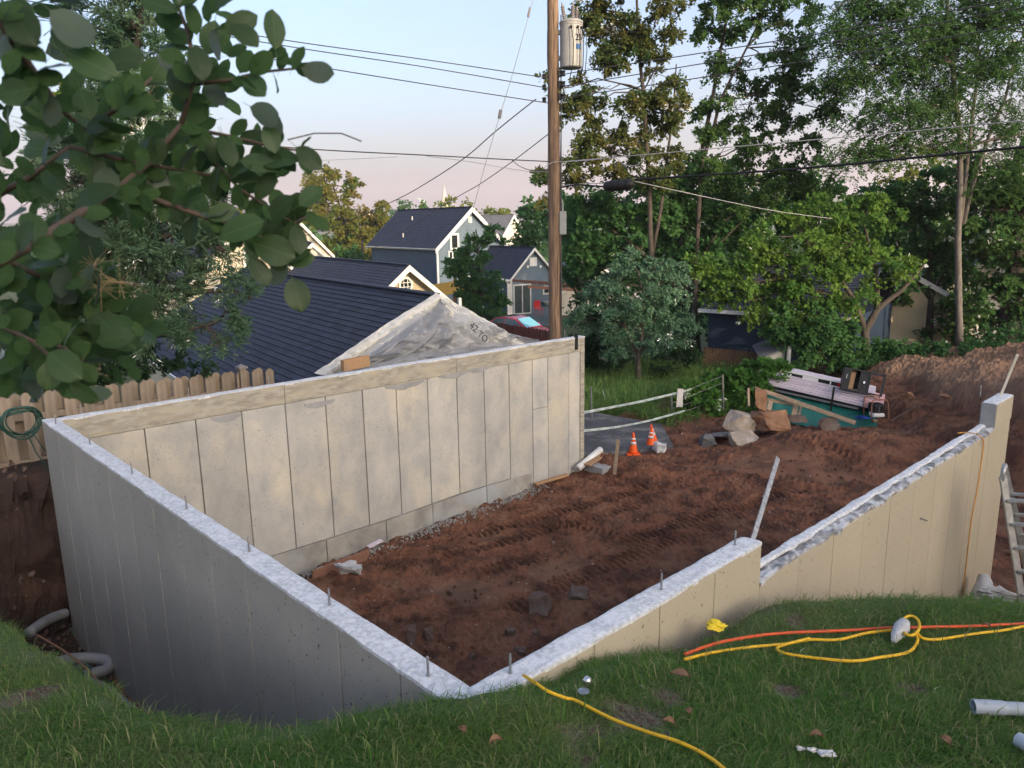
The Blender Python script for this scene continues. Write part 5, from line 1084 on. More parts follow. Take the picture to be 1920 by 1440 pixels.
for pts, r in BR:
    P = path(pts); m = MB(); m.tube(P, [r*(1-.5*i/(len(P)-1)) for i in range(len(P))], 7); m.build('branch', M_['twig'], SB, smooth=True)
LEAVES = []
camx = Vector((1, 0, 0)); camy = Vector((0, math.sin(PITCH), math.cos(PITCH))); camz = Vector((0, -math.cos(PITCH), math.sin(PITCH)))
def add_leaf(px, py, D_, ang, lpx, tilt=.5, me=None):
    """px,py the base of the blade; ang the way it points in the picture; tilt how far its face turns away"""
    P = dist(px, py, D_); a = math.radians(ang); y = camx*math.cos(a) + camy*math.sin(a); y = (y + camz*random.uniform(-.5, .5)*tilt).normalized()
    n_ = (camz + Vector((random.gauss(0, tilt), random.gauss(0, tilt), random.gauss(.35, tilt)))).normalized()
    if random.random() < .15: n_ = -n_
    z = (n_ - y*n_.dot(y)).normalized(); x = y.cross(z); s = .76*lpx/F_PX*D_; LEAVES.append((frame(x*s, y*s, z*s, P), s))
for q in ((517, 92, 1.3, 92, 85), (565, 128, 1.3, -12, 75), (520, 115, 1.32, 0, 55), (500, 105, 1.33, 20, 45), (348, 112, 1.34, 165, 58), (555, 275, 1.3, -42, 75), (560, 300, 1.3, 175, 100), (450, 300, 1.32, -8, 80), (548, 520, 1.3, -75, 85), (560, 385, 1.3, 40, 70), (575, 405, 1.3, -30, 60), (95, 20, 1.15, -40, 100), (120, 95, 1.15, -25, 110), (20, 10, 1.2, -60, 90), (60, 20, 1.2, 170, 80), (220, 350, 1.15, 200, 100), (150, 165, 1.25, -70, 70), (190, 120, 1.3, 10, 90), (60, 165, 1.2, 190, 75), (380, 150, 1.3, 100, 80), (420, 60, 1.32, 30, 80), (435, 45, 1.32, -40, 70), (330, 20, 1.34, 160, 80), (400, 15, 1.34, 40, 70), (470, 200, 1.3, -30, 80), (500, 230, 1.3, -75, 70), (150, 745, 1.25, 150, 40), (130, 720, 1.25, -35, 70), (475, 455, 1.3, -20, 100), (500, 420, 1.3, 45, 90), (410, 445, 1.28, 20, 110), (530, 400, 1.3, 110, 60), (470, 480, 1.3, -60, 80), (90, 660, 1.25, -40, 90), (180, 640, 1.25, 10, 80), (190, 600, 1.3, -40, 100), (250, 610, 1.3, 170, 60)): add_leaf(*q, tilt=.3)
for pts, r in BR:
    for a, b in zip(pts[:-1], pts[1:]):
        L0 = math.hypot(b[0]-a[0], b[1]-a[1]); n = max(2, int(L0/12)); dirn = math.degrees(math.atan2(-(b[1]-a[1]), b[0]-a[0]))
        for i in range(n):
            t = random.random(); add_leaf(a[0]+(b[0]-a[0])*t, a[1]+(b[1]-a[1])*t, a[2]+(b[2]-a[2])*t+random.uniform(-.06, .06), dirn+random.choice((-1, 1))*random.uniform(15, 85), random.uniform(38, 76), .55)
REG = [([(-20, -20), (190, -20), (180, 90), (300, 140), (320, 280), (400, 330), (330, 420), (180, 380), (-20, 470)], 125), ([(-20, 470), (120, 430), (180, 480), (250, 600), (240, 690), (130, 690), (60, 720), (-20, 720)], 300), ([(430, 370), (560, 380), (570, 480), (480, 500)], 16), ([(360, 20), (460, 40), (470, 230), (360, 230)], 22), ([(380, 250), (520, 270), (520, 330), (400, 360)], 14), ([(-20, 660), (140, 670), (120, 730), (-20, 700)], 14)]
for poly, n in REG:
    x0, x1 = min(p[0] for p in poly), max(p[0] for p in poly); y0, y1 = min(p[1] for p in poly), max(p[1] for p in poly); c = 0
    while c < n:
        x, y = random.uniform(x0, x1), random.uniform(y0, y1)
        if inpoly(np.array([x]), np.array([y]), poly)[0]: add_leaf(x, y, random.uniform(1.35, 2.1), random.uniform(0, 360), random.uniform(40, 80), .8); c += 1
order = sorted(range(len(LEAVES)), key=lambda i: -LEAVES[i][1]/((LEAVES[i][0].translation-CP).length)); restm = MB()
for r_i, i in enumerate(order):
    M, s = LEAVES[i]; me = LMS[i % 5]
    if r_i < 300:
        o = bpy.data.objects.new('leaf', me); COL.objects.link(o); o.parent = SB; o.matrix_local = Matrix.Translation(-wl(SB)) @ M
    else: restm.add([M @ v.co for v in me.vertices], [tuple(p.vertices) for p in me.polygons])
o = restm.build('leaves', M_['twig'], SB); o.data.materials.clear(); o.data.materials.append(L_['smoke']); tag(o, kind='stuff')
nf = len(o.data.polygons); per = nf//max(1, len(LEAVES)-300); tone = np.repeat(np.random.default_rng(3).random(len(LEAVES)-300), per)
o.data.attributes.new('rnd', 'FLOAT', 'FACE').data.foreach_set('value', np.resize(tone, nf).astype(np.float32))
m = MB()
for px, py in ((225, 530), (190, 545), (175, 500), (150, 690), (270, 200)):
    c = dist(px, py, 1.4)
    for k in range(22):
        d = Vector(rsph(1)[0]); m.tube([c, c+d*.012+Vector((0, 0, .003)), c+d*random.uniform(.02, .045)], .0004, 3, caps=False)
tag(m.build('plume', M_['smoke'], SB), kind='stuff')
m = MB(); m.tube([dist(540, 262, 1.35), dist(590, 250, 1.4), dist(640, 250, 1.45), dist(678, 265, 1.45)], .0012, 4); m.build('bare_twig', M_['twig'], SB)
# ================================================================== utility pole, transformer, wires
Yp = 17.2
pb_, pt_ = at(1041, 640, Yp), at(1036, -70, Yp); dirp = (pt_-pb_).normalized(); p0 = pb_ - dirp*((pb_.z+3.2)/dirp.z)
UP = thing('utility_pole', 'tall weathered wooden utility pole behind the end of the back wall', 'utility pole', p0)
n_ = 40; m = MB(); m.tube([p0.lerp(pt_, i/n_) + Vector(RNG.normal(size=3))*.003 for i in range(n_+1)], [.160-.048*i/n_ for i in range(n_+1)], 16); m.build('shaft', M_['pole'], UP, smooth=True)
m = MB()
for k in range(26):
    a = RNG.uniform(math.pi, 2*math.pi); t0 = RNG.uniform(0, .85); t1 = t0+RNG.uniform(.04, .13); r_ = lambda t: .160-.048*t+.0035
    m.tube([p0.lerp(pt_, t0+(t1-t0)*i/5)+Vector((math.cos(a)*r_(t0), math.sin(a)*r_(t0), 0)) for i in range(6)], [.001, .004, .006, .006, .004, .001], 4)
tag(m.build('splits', M_['bark'], UP), kind='stuff')
def onpole(py, dx=0, dy=-.14): q = at(1038, py, Yp); return q+Vector((dx, dy, 0))
for py in (140, 160, 183):
    c = onpole(py, .12, -.10); m = MB(); m.box(c, (.05, .05, .14)); m.lathe([(.02, -.06), (.055, -.05), (.04, 0), (.055, .05), (.02, .06)], c+Vector((.07, -.03, 0)), 10); m.build('insulator', M_['black'], UP)
    c = onpole(py+4, -.2, -.02); m = MB(); m.lathe([(.02, -.05), (.05, -.04), (.035, 0), (.05, .04), (.02, .05)], c, 10); m.build('insulator', M_['black'], UP)
m = MB(); m.tube([onpole(30, .15, -.08), onpole(350, .155, -.10), onpole(640, .17, -.10)], .013, 6); m.build('ground_cable', M_['wire'], UP)
m = MB(); c = at(1055, 418, Yp-.05); m.box(c, (.15, .16, .50)); bx = m.build('meter_box', M_['meter'], UP, bevel=.012)
m = MB(); m.tube([c+Vector((0, 0, .25)), c+Vector((0, .02, .42)), c+Vector((-.06, 0, .6))], .02, 6); m.build('conduit', M_['meter'], bx)
TC = at(1071, 84, Yp-.05); rad = .235; hh_ = .92
TR = thing('transformer', 'grey cylindrical transformer bolted to the utility pole', 'transformer', TC-Vector((0, 0, hh_/2)))
zb = TC.z-hh_/2; B0 = Vector((TC.x, TC.y, zb))
m = MB(); m.lathe([(rad*.93, 0), (rad, .02), (rad, hh_-.10), (rad*1.03, hh_-.095), (rad*1.03, hh_-.06), (rad*.99, hh_-.05)], B0, 32); m.build('tank', M_['tank'], TR, smooth=False)
m = MB(); m.lathe([(rad*1.06, hh_-.05), (rad*1.06, hh_-.02), (rad*.8, hh_+.02), (.05, hh_+.04)], B0, 32); m.build('lid', M_['tank'], TR)
for dx, dy, hb_, tl_ in ((-.13, .02, .30, -.06), (.03, -.06, .28, 0), (.11, .05, .22, .02)):
    prof = [(.03, 0)]
    for k in range(7): prof += [(.045, hb_*(k+.2)/7), (.028, hb_*(k+.7)/7)]
    prof += [(.02, hb_), (.012, hb_+.06)]; R = Matrix.Rotation(tl_*3, 3, 'Y'); m = MB(); m.lathe(prof, B0+Vector((dx, dy, hh_+.01)), 12, R); m.build('bushing', M_['porc'], TR, smooth=False)
m = MB(); m.box(TC+Vector((-rad-.03, .05, .25)), (.12, .1, .08)); m.box(TC+Vector((-rad-.03, .05, -.25)), (.12, .1, .08)); m.build('bracket', M_['tank'], TR)
for dx in (-.02, .12, .20):
    m = MB(); yy = -math.sqrt(max(0, rad*rad-dx*dx)); c = TC+Vector((dx, yy-.02, .30)); m.lathe([(.02, -.03), (.03, 0), (.02, .03)], c, 8, Matrix.Rotation(math.pi/2, 3, 'X')); m.build('terminal', M_['black'], TR)
    if dx: 
        m = MB(); m.tube([c+Vector((0, -.03, 0)), c+Vector((.04, -.06, -.3)), c+Vector((.03, -.05, -.75)), c+Vector((-.03, .05, -1.0))], .009, 5); m.build('lead', M_['rubber'], TR, smooth=True)
m = MB(); c = B0+Vector((.03, -.06, hh_+.33)); m.tube([c, c+Vector((.08, -.02, .05)), c+Vector((.18, 0, .03)), c+Vector((.26, .02, .1)), c+Vector((.22, .1, .5))], .010, 5); m.build('lead', M_['wirelt'], TR, smooth=True)
m = MB(); c = TC+Vector((rad-.01, -.04, .28)); m.tube([c, c+Vector((.08, 0, -.05)), c+Vector((.10, 0, -.4)), c+Vector((.06, 0, -.85))], .009, 5); m.build('lead', M_['wire'], TR, smooth=True)
ang = -.95; rx_ = Vector((math.cos(ang+math.pi/2), math.sin(ang+math.pi/2), 0)); nx_ = Vector((math.cos(ang), math.sin(ang), 0))
textmesh('25', .17, 'ink', TR, frame(rx_, Zv, nx_, TC+nx_*(rad+.012)+Vector((0, 0, .10))), name='rating_number', ext=.004)
m = MB(); m.box(TC+nx_*(rad+.004)+Vector((0, 0, -.07)), (.12, .012, .10), rotm(rx_, nx_, Zv)); m.build('sticker', M_['inkblue'], TR)
def smooth_pts(P, k=6):
    P = [Vector(p) for p in P]
    if len(P) < 3: return [P[0].lerp(P[-1], i/8) for i in range(9)]
    out = []
    for i in range(len(P)-1):
        a, b, c, d = P[max(i-1, 0)], P[i], P[i+1], P[min(i+2, len(P)-1)]
        for j in range(k):
            t = j/k; out.append(.5*((2*b)+(c-a)*t+(2*a-5*b+4*c-d)*t*t+(3*b-a-3*c+d)*t**3))
    return out+[P[-1]]
def wire(label, pts, r=.010, mat='wire', cat='wire', group=None, name='power_line'):
    m = MB(); m.tube(smooth_pts([at(*p) for p in pts]), r, 5); return tag(m.build(name, M_[mat], None, smooth=True), label, cat, group)
wire('topmost overhead line running left from the pole below the transformer', [(1033, 147, 17.2), (800, 112, 16), (560, 79, 15), (275, 33, 14), (120, 5, 13.5), (-60, -30, 13)])
wire('second overhead line running left, just under the topmost one', [(1033, 166, 17.2), (800, 126, 16), (560, 90, 15), (300, 46, 14), (120, 14, 13.5), (-60, -20, 13)])
wire('third overhead line running left, lowest of the upper three', [(1033, 194, 17.2), (800, 158, 16), (560, 119, 15), (280, 70, 14), (120, 40, 13.5), (-60, 8, 13)])
wire('topmost overhead line running right through the trees', [(1046, 142, 17.2), (1100, 132, 17), (1331, 97, 15.5), (1544, 62, 14.2), (1775, 22, 13), (2000, -20, 12)])
wire('second overhead line running right through the maple crowns', [(1046, 162, 17.2), (1100, 155, 17), (1331, 117, 15.5), (1570, 77, 14.2), (1800, 36, 13), (2000, -2, 12)])
wire('third overhead line running right under the two upper ones', [(1046, 185, 17.2), (1100, 177, 17), (1331, 143, 15.5), (1570, 105, 14.2), (1800, 66, 13), (2000, 32, 12)])
wire('pale grey line running right below the upper three', [(1046, 304, 17.2), (1220, 289, 16.3), (1527, 262, 14.5), (1700, 247, 13.6), (2000, 218, 12)], .009, 'wirelt')
wire('thick black telephone cable running right from the splice case', [(1190, 337, 16.3), (1331, 328, 15.5), (1527, 314, 14.5), (1805, 287, 13.1), (2000, 268, 12)], .022, 'rubber', 'cable')
wire('white service cable sloping down right from the splice case', [(1190, 340, 16.4), (1331, 371, 18.5), (1450, 395, 20.5), (1560, 410, 22)], .009, 'wirelt', 'cable')
wire('grey communication line running left below the upper lines', [(1035, 303, 17.2), (950, 299, 16.8), (800, 291, 16.2), (605, 281, 15.2), (390, 264, 14), (150, 245, 13)], .012, 'wire')
wire('thin wire drooping just below the grey communication line', [(1035, 322, 17.2), (980, 320, 17), (880, 303, 16.6), (800, 293, 16.3)], .006, 'wirelt')
wire('faint thin wire crossing the sky at the far left', [(745, 294, 16), (620, 300, 15.4), (540, 302, 15), (400, 308, 14.2)], .005, 'wirelt')
wire('twisted service drop sloping down left to the cream house', [(1005, 186, 17.2), (968, 215, 17.6), (925, 250, 18.3), (870, 297, 19.8), (800, 343, 22.5), (740, 376, 25.5), (640, 420, 31), (560, 446, 36)], .013, 'wire')
wire('second service drop sloping down left past the blue house roof', [(1030, 250, 17.2), (962, 302, 18.6), (900, 345, 21), (850, 374, 24), (770, 424, 30), (700, 466, 36)], .011, 'wire')
GW = wire('slanting guy wire with a grey turnbuckle left of the pole', [(1002, -10, 16.2), (962, 135, 16.1), (938, 214, 16.1), (915, 290, 16.1), (893, 370, 16.1), (870, 450, 16)], .007, 'wirelt', 'guy wire', name='guy_wire')
m = MB(); a, b = at(939, 206, 16.1), at(936, 222, 16.1); m.tube([a, b], .035, 8); m.build('strain_insulator', M_['porc'], GW)
m = MB(); a, b = at(994, 14, 16.1), at(990, 32, 16.1); m.tube([a, b], .025, 8); m.build('clamp', M_['porc'], GW)
sc_ = thing('splice_case', 'black telephone splice case hanging to the right of the pole', 'splice case', at(1160, 348, 16.5))
m = MB(); a, b = at(1131, 350, 16.6), at(1189, 345, 16.3); d = b-a; m.tube([a, a+d*.04, a+d*.1, a+d*.5, a+d*.9, a+d*.96, b], [.03, .08, .105, .115, .105, .08, .03], 12); m.build('case', M_['black'], sc_, smooth=True)
for t in (.3, .55, .8): m = MB(); m.tube([a+d*(t-.02), a+d*(t+.02)], .122, 12); m.build('band', M_['rubber'], sc_)
m = MB(); m.tube([at(1050, 352, 17.15), at(1080, 346, 17), at(1131, 350, 16.6)], .018, 5); m.build('cable', M_['rubber'], sc_); m = MB(); m.tube([at(1050, 348, 17.15), at(1100, 344, 16.9), at(1140, 344, 16.6)], .009, 5); m.build('cable', M_['wirelt'], sc_)
wire('white looping jumper wire at the pole above the splice case', [(1018, 317, 17), (1035, 305, 17), (1060, 303, 17), (1110, 300, 16.8), (1150, 295, 16.6), (1170, 308, 16.5), (1195, 309, 16.4), (1210, 290, 16.3)], .008, 'wirelt')
wire('dark drip loop below the communication line left of the pole', [(960, 300, 16.9), (975, 312, 17), (1000, 320, 17.1), (1030, 318, 17.2)], .008, 'wire')

# ================================================================== rocks and rubble
def rock(name, label, c, sz, mat='rock', seed=0, cat='rock', group=None, parent=None, rot=0, sub=2, rough_=.16):
    rr = random.Random(seed); bm = bmesh.new()
    for i in range(16):
        v = Vector((rr.gauss(0, 1), rr.gauss(0, 1), rr.gauss(0, 1))).normalized(); v = Vector([math.copysign(abs(x)**.6, x) for x in v]); bm.verts.new(v)
    bmesh.ops.convex_hull(bm, input=bm.verts[:]); loose = [v for v in bm.verts if not v.link_faces]; bmesh.ops.delete(bm, geom=loose, context='VERTS')
    bmesh.ops.triangulate(bm, faces=bm.faces[:])
    if sub: bmesh.ops.subdivide_edges(bm, edges=bm.edges[:], cuts=sub, use_grid_fill=True)
    V_ = np.array([v.co[:] for v in bm.verts]); nz = fbm(V_[:, 0]*1.7+seed*3.1, V_[:, 1]*1.7+V_[:, 2]*1.3, 400+seed, 4)+.5*fbm(V_[:, 2]*4+seed, V_[:, 0]*4+V_[:, 1]*3, 420+seed, 3)
    R = Matrix.Rotation(rot, 3, 'Z') @ Matrix.Rotation(rr.uniform(-.3, .3), 3, 'X')
    mx = np.abs(V_).max(0)
    for v, k in zip(bm.verts, nz):
        q = v.co*(1+rough_*k); q = Vector((q.x/mx[0]*sz[0]/2, q.y/mx[1]*sz[1]/2, q.z/mx[2]*sz[2]/2)); v.co = R @ q
    me = bpy.data.meshes.new(name); bm.to_mesh(me); bm.free()
    o = link(name, me, M_[mat], parent, Matrix.Translation(c))
    return tag(o, label, cat, group) if label else o
rock('boulder', 'largest pale boulder at the edge of the yard, beside the dirt clod', at(1384, 789, 16.9), (.92, .8, .50), 'rock', 3, rot=.2, cat='boulder')
rock('boulder', 'smaller tan boulder in front of the largest one', at(1394, 826, 16.1), (.66, .5, .36), 'rock', 11, rot=.1, cat='boulder')
rock('boulder', 'grey boulder low on the left of the rock pile', at(1327, 829, 16.3), (.36, .4, .36), 'slab', 5, cat='boulder')
rock('asphalt_slab', 'dark grey broken asphalt slab lying against the boulders', at(1343, 818, 16.6), (.6, .7, .16), 'slab', 8, cat='slab', rot=.5)
rock('concrete_chunk', 'white broken concrete chunk behind the pair of cones', at(1239, 838, 15.9), (.30, .26, .20), 'paper', 6, cat='rubble', rough_=.4)
rock('dirt_clod', 'tall upright clod of orange soil beside the trailer pile', at(1424, 752, 16.8), (.30, .32, .62), 'clod', 4, cat='soil clod')
rock('dirt_clod', 'wide heap of orange soil below the upright clod', at(1447, 788, 16.7), (.95, .8, .50), 'clod', 9, cat='soil clod', rough_=.3)
rock('rock', 'soil stained block of rock in front of the green tarp', at(1553, 801, 17.0), (.52, .45, .42), 'rockd', 14)
rock('rock', 'flat stone slab lying between the orange clod and the block', at(1495, 785, 17.0), (.5, .4, .16), 'rockd', 15, rot=-.4)
for px, py, s, lab in ((1745, 800, .2, 'small tan stone on the dirt below the right hand bank'), (1640, 790, .16, 'small stone by the generator'), (1700, 740, .3, 'flat stone on the cut bank'), (1770, 745, .24, 'stone high on the cut bank near the end block')): p = at(px, py, 17.2); rock('rock', lab, p, (s, s*.9, s*.6), 'clod', int(px) % 50)
def onsoil(px, py):
    p = onz(px, py, -2.75)
    for _ in range(12): p = onz(px, py, soil_at(p))
    return p
for px, py, sz, sd_, lab in ((1012, 1145, (.33, .28, .30), 21, 'dark angular rock on the soil near the right wall'), (1084, 1120, (.30, .26, .18), 22, 'half buried grey rock close to the right wall'), (772, 1200, (.13, .14, .26), 23, 'upright stone beside the left wall near the corner'), (803, 1196, (.14, .12, .20), 24, 'tan stone leaning next to the upright stone'), (957, 1188, (.13, .12, .09), 25, 'small round brown stone in the soil near the corner'), (975, 1225, (.16, .14, .10), 26, 'brown stone just inside the right wall by the corner'), (1005, 1190, (.10, .1, .08), 27, 'pale small stone near the right wall'), (885, 1235, (.08, .08, .07), 28, 'smallest stone on the soil in the corner')):
    rock('rock', lab, onsoil(px, py)+Vector((0, 0, sz[2]*.28)), sz, 'rockd', sd_)
# pebbles and clods strewn over the soil
pm = MB(); rr = random.Random(5)
def pebble(c, s):
    ax = [Vector((1, 0, 0)), Vector((0, 1, 0)), Vector((0, 0, .7))]; q = Quaternion((rr.random(), rr.random(), rr.random(), rr.random())).normalized()
    vs = [c+q @ (ax[i]*sg*s*rr.uniform(.6, 1.2)) for i in range(3) for sg in (1, -1)]; pm.add(vs, [(0, 2, 4), (2, 1, 4), (1, 3, 4), (3, 0, 4), (2, 0, 5), (1, 2, 5), (3, 1, 5), (0, 3, 5)])
for i in range(6500):
    a, b = rr.uniform(.3, 17), rr.uniform(-4, 7.6); p = ab(a, b)
    if a < 9.2 and b < .3: continue
    if a < 9.4 and b > b_bc(a)-.2: continue
    p.z = soil_at(p); pebble(p, rr.choice((.010, .014, .018, .026, .04)))
tag(pm.build('soil_clods', M_['soil']), 'loose clods and pebbles scattered over the soil', 'clods', kind='stuff')
pm = MB()
for i in range(900):
    a, b = rr.uniform(.3, 15), rr.uniform(-3, 7.4); p = ab(a, b)
    if (a < 9.2 and b < .3) or (a < 9.4 and b > b_bc(a)-.2): continue
    p.z = soil_at(p)+.01; pebble(p, rr.choice((.007, .009, .012, .018)))
tag(pm.build('soil_stones', M_['gravel']), 'small pale stones scattered over the soil', 'stones', kind='stuff')
pm = MB()
for p_, s_, k_ in BARE:
    for i in range(int(900*s_)): q = Vector((p_.x+rr.gauss(0, s_*.5), p_.y+rr.gauss(0, s_*.5), 0)); q.z = lawn_at(q.x, q.y)+.004; pebble(q, rr.uniform(.003, .010))
tag(pm.build('lawn_crumbs', M_['rockd']), 'soil crumbs on the bare patches of the lawn', 'crumbs', kind='stuff')
pm = MB()
for i in range(1500):
    s = rr.uniform(.2, LBC-1.2); p = Bi+UB*s+NB*(.05+abs(rr.gauss(0, .14))); p.z = soil_at(p)+.02; pebble(p, rr.uniform(.012, .034))
tag(pm.build('gravel_strip', M_['gravel']), 'pale gravel and mortar crumbs along the foot of the back wall', 'gravel', kind='stuff')
pm = MB()
for i in range(700):
    x, y = rr.uniform(-6.5, -.8), rr.uniform(3.8, 9.2); p = Vector((x, y, -2.78)); pebble(p, rr.uniform(.02, .05))
for i in range(1500):
    a, b = rr.uniform(-6.5, .0), rr.uniform(7.6, 9.3); z = -2.82+2.0*float(sstep(8.05, 8.62, np.array(b)))+rr.uniform(-.05, .1); p = ab(a, b); p.z = z; pebble(p, rr.uniform(.012, .06))
tag(pm.build('trench_stones', M_['rockd']), 'stones on the bottom of the trench by the dark wall', 'stones', kind='stuff')

# ================================================================== things round the pit
def sbox(name, label, cat, p, q, w, h, mat, up=(0, 0, 1)): return tag(one('beam', p, q, w, h, up).build(name, M_[mat], None, bevel=.003), label, cat)
sbox('plank', 'pale plank lying along the foot of the back wall near its end', 'plank', onplane(1003, 908, Bi+NB*.16, NB), onplane(1064, 890, Bi+NB*.16, NB), .09, .04, 'lumber')
sbox('plank', 'red brown plank at the foot of the back wall in the left corner', 'plank', onsoil(588, 1088)+Vector((0, 0, .06)), onsoil(690, 1046)+Vector((0, 0, .06)), .04, .16, 'cedar')
sbox('foam_offcut', 'pink foam offcut lying on the gravel by the back wall', 'foam board', onsoil(688, 1030)+Vector((0, 0, .05)), onsoil(714, 1021)+Vector((0, 0, .09)), .16, .03, 'pink')
sbox('angle_iron', 'grey steel bar leaning up from the step in the right wall', 'steel bar', A+U*2.80-NA*.10+Vector((0, 0, -.05)), at(1459, 858, 5.95), .045, .008, 'steel', (0, 1, 0))
sbox('grade_stake', 'thin wooden stake leaning on the end block', 'stake', onz(1876, 742, .0), at(1908, 664, 9.3), .035, .012, 'offwhite', (0, 1, 0))
sbox('grade_stake', 'grey wooden stake standing in the soil beyond the wall end', 'stake', at(1152, 890, 14.3), at(1159, 824, 14.3), .07, .02, 'oldwood', (0, 1, 0))
pp_ = thing('drain_pipe', 'white plastic pipe lying on a board at the end of the back wall', 'pipe', at(1108, 855, 14.9))
m = MB(); m.tube([at(1084, 878, 14.7), at(1126, 843, 15.3)], .07, 14); m.build('tube', M_['white'], pp_, smooth=True)
sbox('board', 'pale offcut board under the white pipe at the wall end', 'board', at(1100, 872, 14.7), at(1134, 850, 15.2), .16, .03, 'lumber')
def crumple(name, label, cat, c, sz, mat, seed, sub=3, amp=.45): o = rock(name, label, c, sz, mat, seed, cat=cat, rough_=amp, sub=sub); return o
crumple('plastic_scrap', 'crumpled white plastic scrap on the soil in the left corner', 'plastic scrap', onsoil(648, 1077)+Vector((0, 0, .08)), (.34, .22, .18), 'bag', 31, amp=.75)
bagc = at(1838, 1108, 8.45); bt = thing('plastic_roll', 'white rolled plastic standing against the foot of the right wall', 'plastic roll', bagc-Vector((0, 0, .4)))
m = MB(); q0, q1 = at(1830, 1160, 8.3), at(1846, 1078, 8.6); pts = [q0.lerp(q1, i/6)+Vector((.02*math.sin(i*1.7), 0, 0)) for i in range(7)]; m.tube(pts, [.12, .115, .105, .10, .095, .09, .06], 14); m.build('roll', M_['bag'], bt, smooth=True)
crumple('plastic_scrap', 'torn white sheeting lying beside the rolled plastic', 'plastic scrap', at(1868, 1112, 8.4), (.42, .25, .16), 'bag', 33, amp=.8)
# orange cord over the right wall
m = MB(); face_ = [onplane(px, py, A+NA*.018, NA) for px, py in ((1844, 830), (1838, 880), (1832, 920), (1821, 978), (1813, 1045), (1806, 1110), (1803, 1150))]
m.tube(smooth_pts([onz(1795, 812, DZ+.02), onz(1815, 811, DZ+.03), onz(1834, 816, DZ+.035)]+face_), .0065, 6); tag(m.build('extension_cord', M_['cord'], None, smooth=True), 'thin orange cord hanging over the beige wall near its end block', 'cord')
# ladder
ld = thing('step_ladder', 'aluminium folding ladder at the right edge, beside the beige wall', 'ladder', at(1900, 1090, 7.6))
La, Lb = at(1880, 893, 7.7), at(1924, 1180, 7.4); sx = Vector((.66, -.2, 0)).normalized()*.42; back = Vector((.25, .3, 0)).normalized()
hinge = La+Vector((.02, 0, .03))
for k, off in enumerate((Vector(), sx)):
    m = MB(); m.beam(La+off, Lb+off, .028, .075, (1, 0, 0)); m.build('rail', M_['alu'], ld, bevel=.004)
    m = MB(); m.beam(La+off+back*.14+Vector((0, 0, .02)), Lb+off+back*.75, .028, .07, (1, 0, 0)); m.build('rear_rail', M_['alu'], ld, bevel=.004)
    m = MB(); m.tube(smooth_pts([La+off-Vector((0, 0, .06)), La+off+Vector((.0, 0, .05)), La+off+back*.07+Vector((0, 0, .10)), La+off+back*.14+Vector((0, 0, .05)), La+off+back*.15-Vector((0, 0, .05))]), .026, 8); m.build('hinge', M_['alu'], ld, smooth=True)
for i in range(1, 7):
    t = i/6.5; m = MB(); p = La.lerp(Lb, t); m.beam(p, p+sx, .07, .025); m.build('rung', M_['alu'], ld)
    m = MB(); p = (La+back*.14).lerp(Lb+back*.75, t); m.beam(p, p+sx, .05, .025); m.build('rung', M_['alu'], ld)

# ================================================================== cones, tape, sign, wire fence
def cone(p, lean, label):
    t = thing('traffic_cone', label, 'traffic cone', p, 'orange traffic cones by the driveway'); R = Matrix.Rotation(lean[0], 3, 'X') @ Matrix.Rotation(lean[1], 3, 'Y'); s = .46
    m = MB(); m.box(R @ Vector((0, 0, .012))+p, (.29, .29, .024), R); m.build('base', M_['cone'], t, bevel=.008)
    prof = lambda z: .105-.088*z
    m = MB(); m.lathe([(prof(k/8), .02+s*k/8) for k in range(9)]+[(.012, .02+s)], p, 20, R); m.build('body', M_['cone'], t, smooth=True)
    for z0, z1 in ((.44, .56), (.66, .74)): m = MB(); m.lathe([(prof(z0)+.003, .02+s*z0), (prof(z1)+.003, .02+s*z1)], p, 20, R); m.build('reflective_band', M_['reflect'], t, smooth=True)
cone(at(1187, 851, 15.9), (0, 0), 'orange cone nearest the wall end, standing alone'); cone(at(1219, 839, 16.4), (0, .05), 'front cone of the leaning orange pair'); cone(at(1226, 833, 16.7), (.0, -.16), 'rear cone of the leaning orange pair, tilted behind')
def tape(label, pts, w=.055, words=True):
    P = smooth_pts([at(*p) for p in pts], 10); T = thing('caution_tape', label, 'caution tape', P[0]); m = MB()
    for i, p in enumerate(P): tw = .25*math.sin(i*.35); u_ = Vector((0, math.sin(tw), math.cos(tw))); m.v += [p+u_*w/2, p-u_*w/2]
    m.f = [(2*i, 2*i+1, 2*i+3, 2*i+2) for i in range(len(P)-1)]; m.build('ribbon', M_['tape'], T, smooth=True)
    if words:
        k = 0
        for i in range(2, len(P)-2, 3):
            d = (P[i+1]-P[i-1]).normalized(); nn = d.cross(Zv).normalized(); nn = nn if nn.dot(CP-P[i]) > 0 else -nn; d = d if d.x > 0 else -d
            textmesh('CAUTION', .042, 'tapetext', T, frame(d, nn.cross(d)*1.0, nn, P[i]+nn*.016), name='lettering', ext=.001)
tape('upper white caution tape stretched from the wall end to the vines', [(1092, 774, 15.2), (1150, 763, 16.2), (1210, 751, 17.3), (1268, 737, 18.5), (1312, 726, 19.2)])
tape('lower white caution tape sagging above the driveway', [(1092, 808, 15.2), (1160, 800, 16.2), (1220, 788, 17.3), (1284, 770, 18.6)], .05)
m = MB(); c = at(1275, 746, 18.45); m.box(c, (.15, .01, .46), Matrix.Rotation(.04, 3, 'Y')); sg_ = m.build('paper_notice', M_['paper'], None); tag(sg_, 'pale paper notice hanging on the upper caution tape', 'notice')
wf = thing('wire_fence', 'thin metal fence posts standing in the vines', 'wire fence', at(1356, 780, 18.8))
for px, y0, y1 in ((1355, 702, 790), (1259, 742, 812), (1108, 725, 800)): m = MB(); m.tube([at(px, y0, 18.8), at(px+2, y1, 18.8)], .022, 8); m.build('post', M_['steel'], wf)
m = MB()
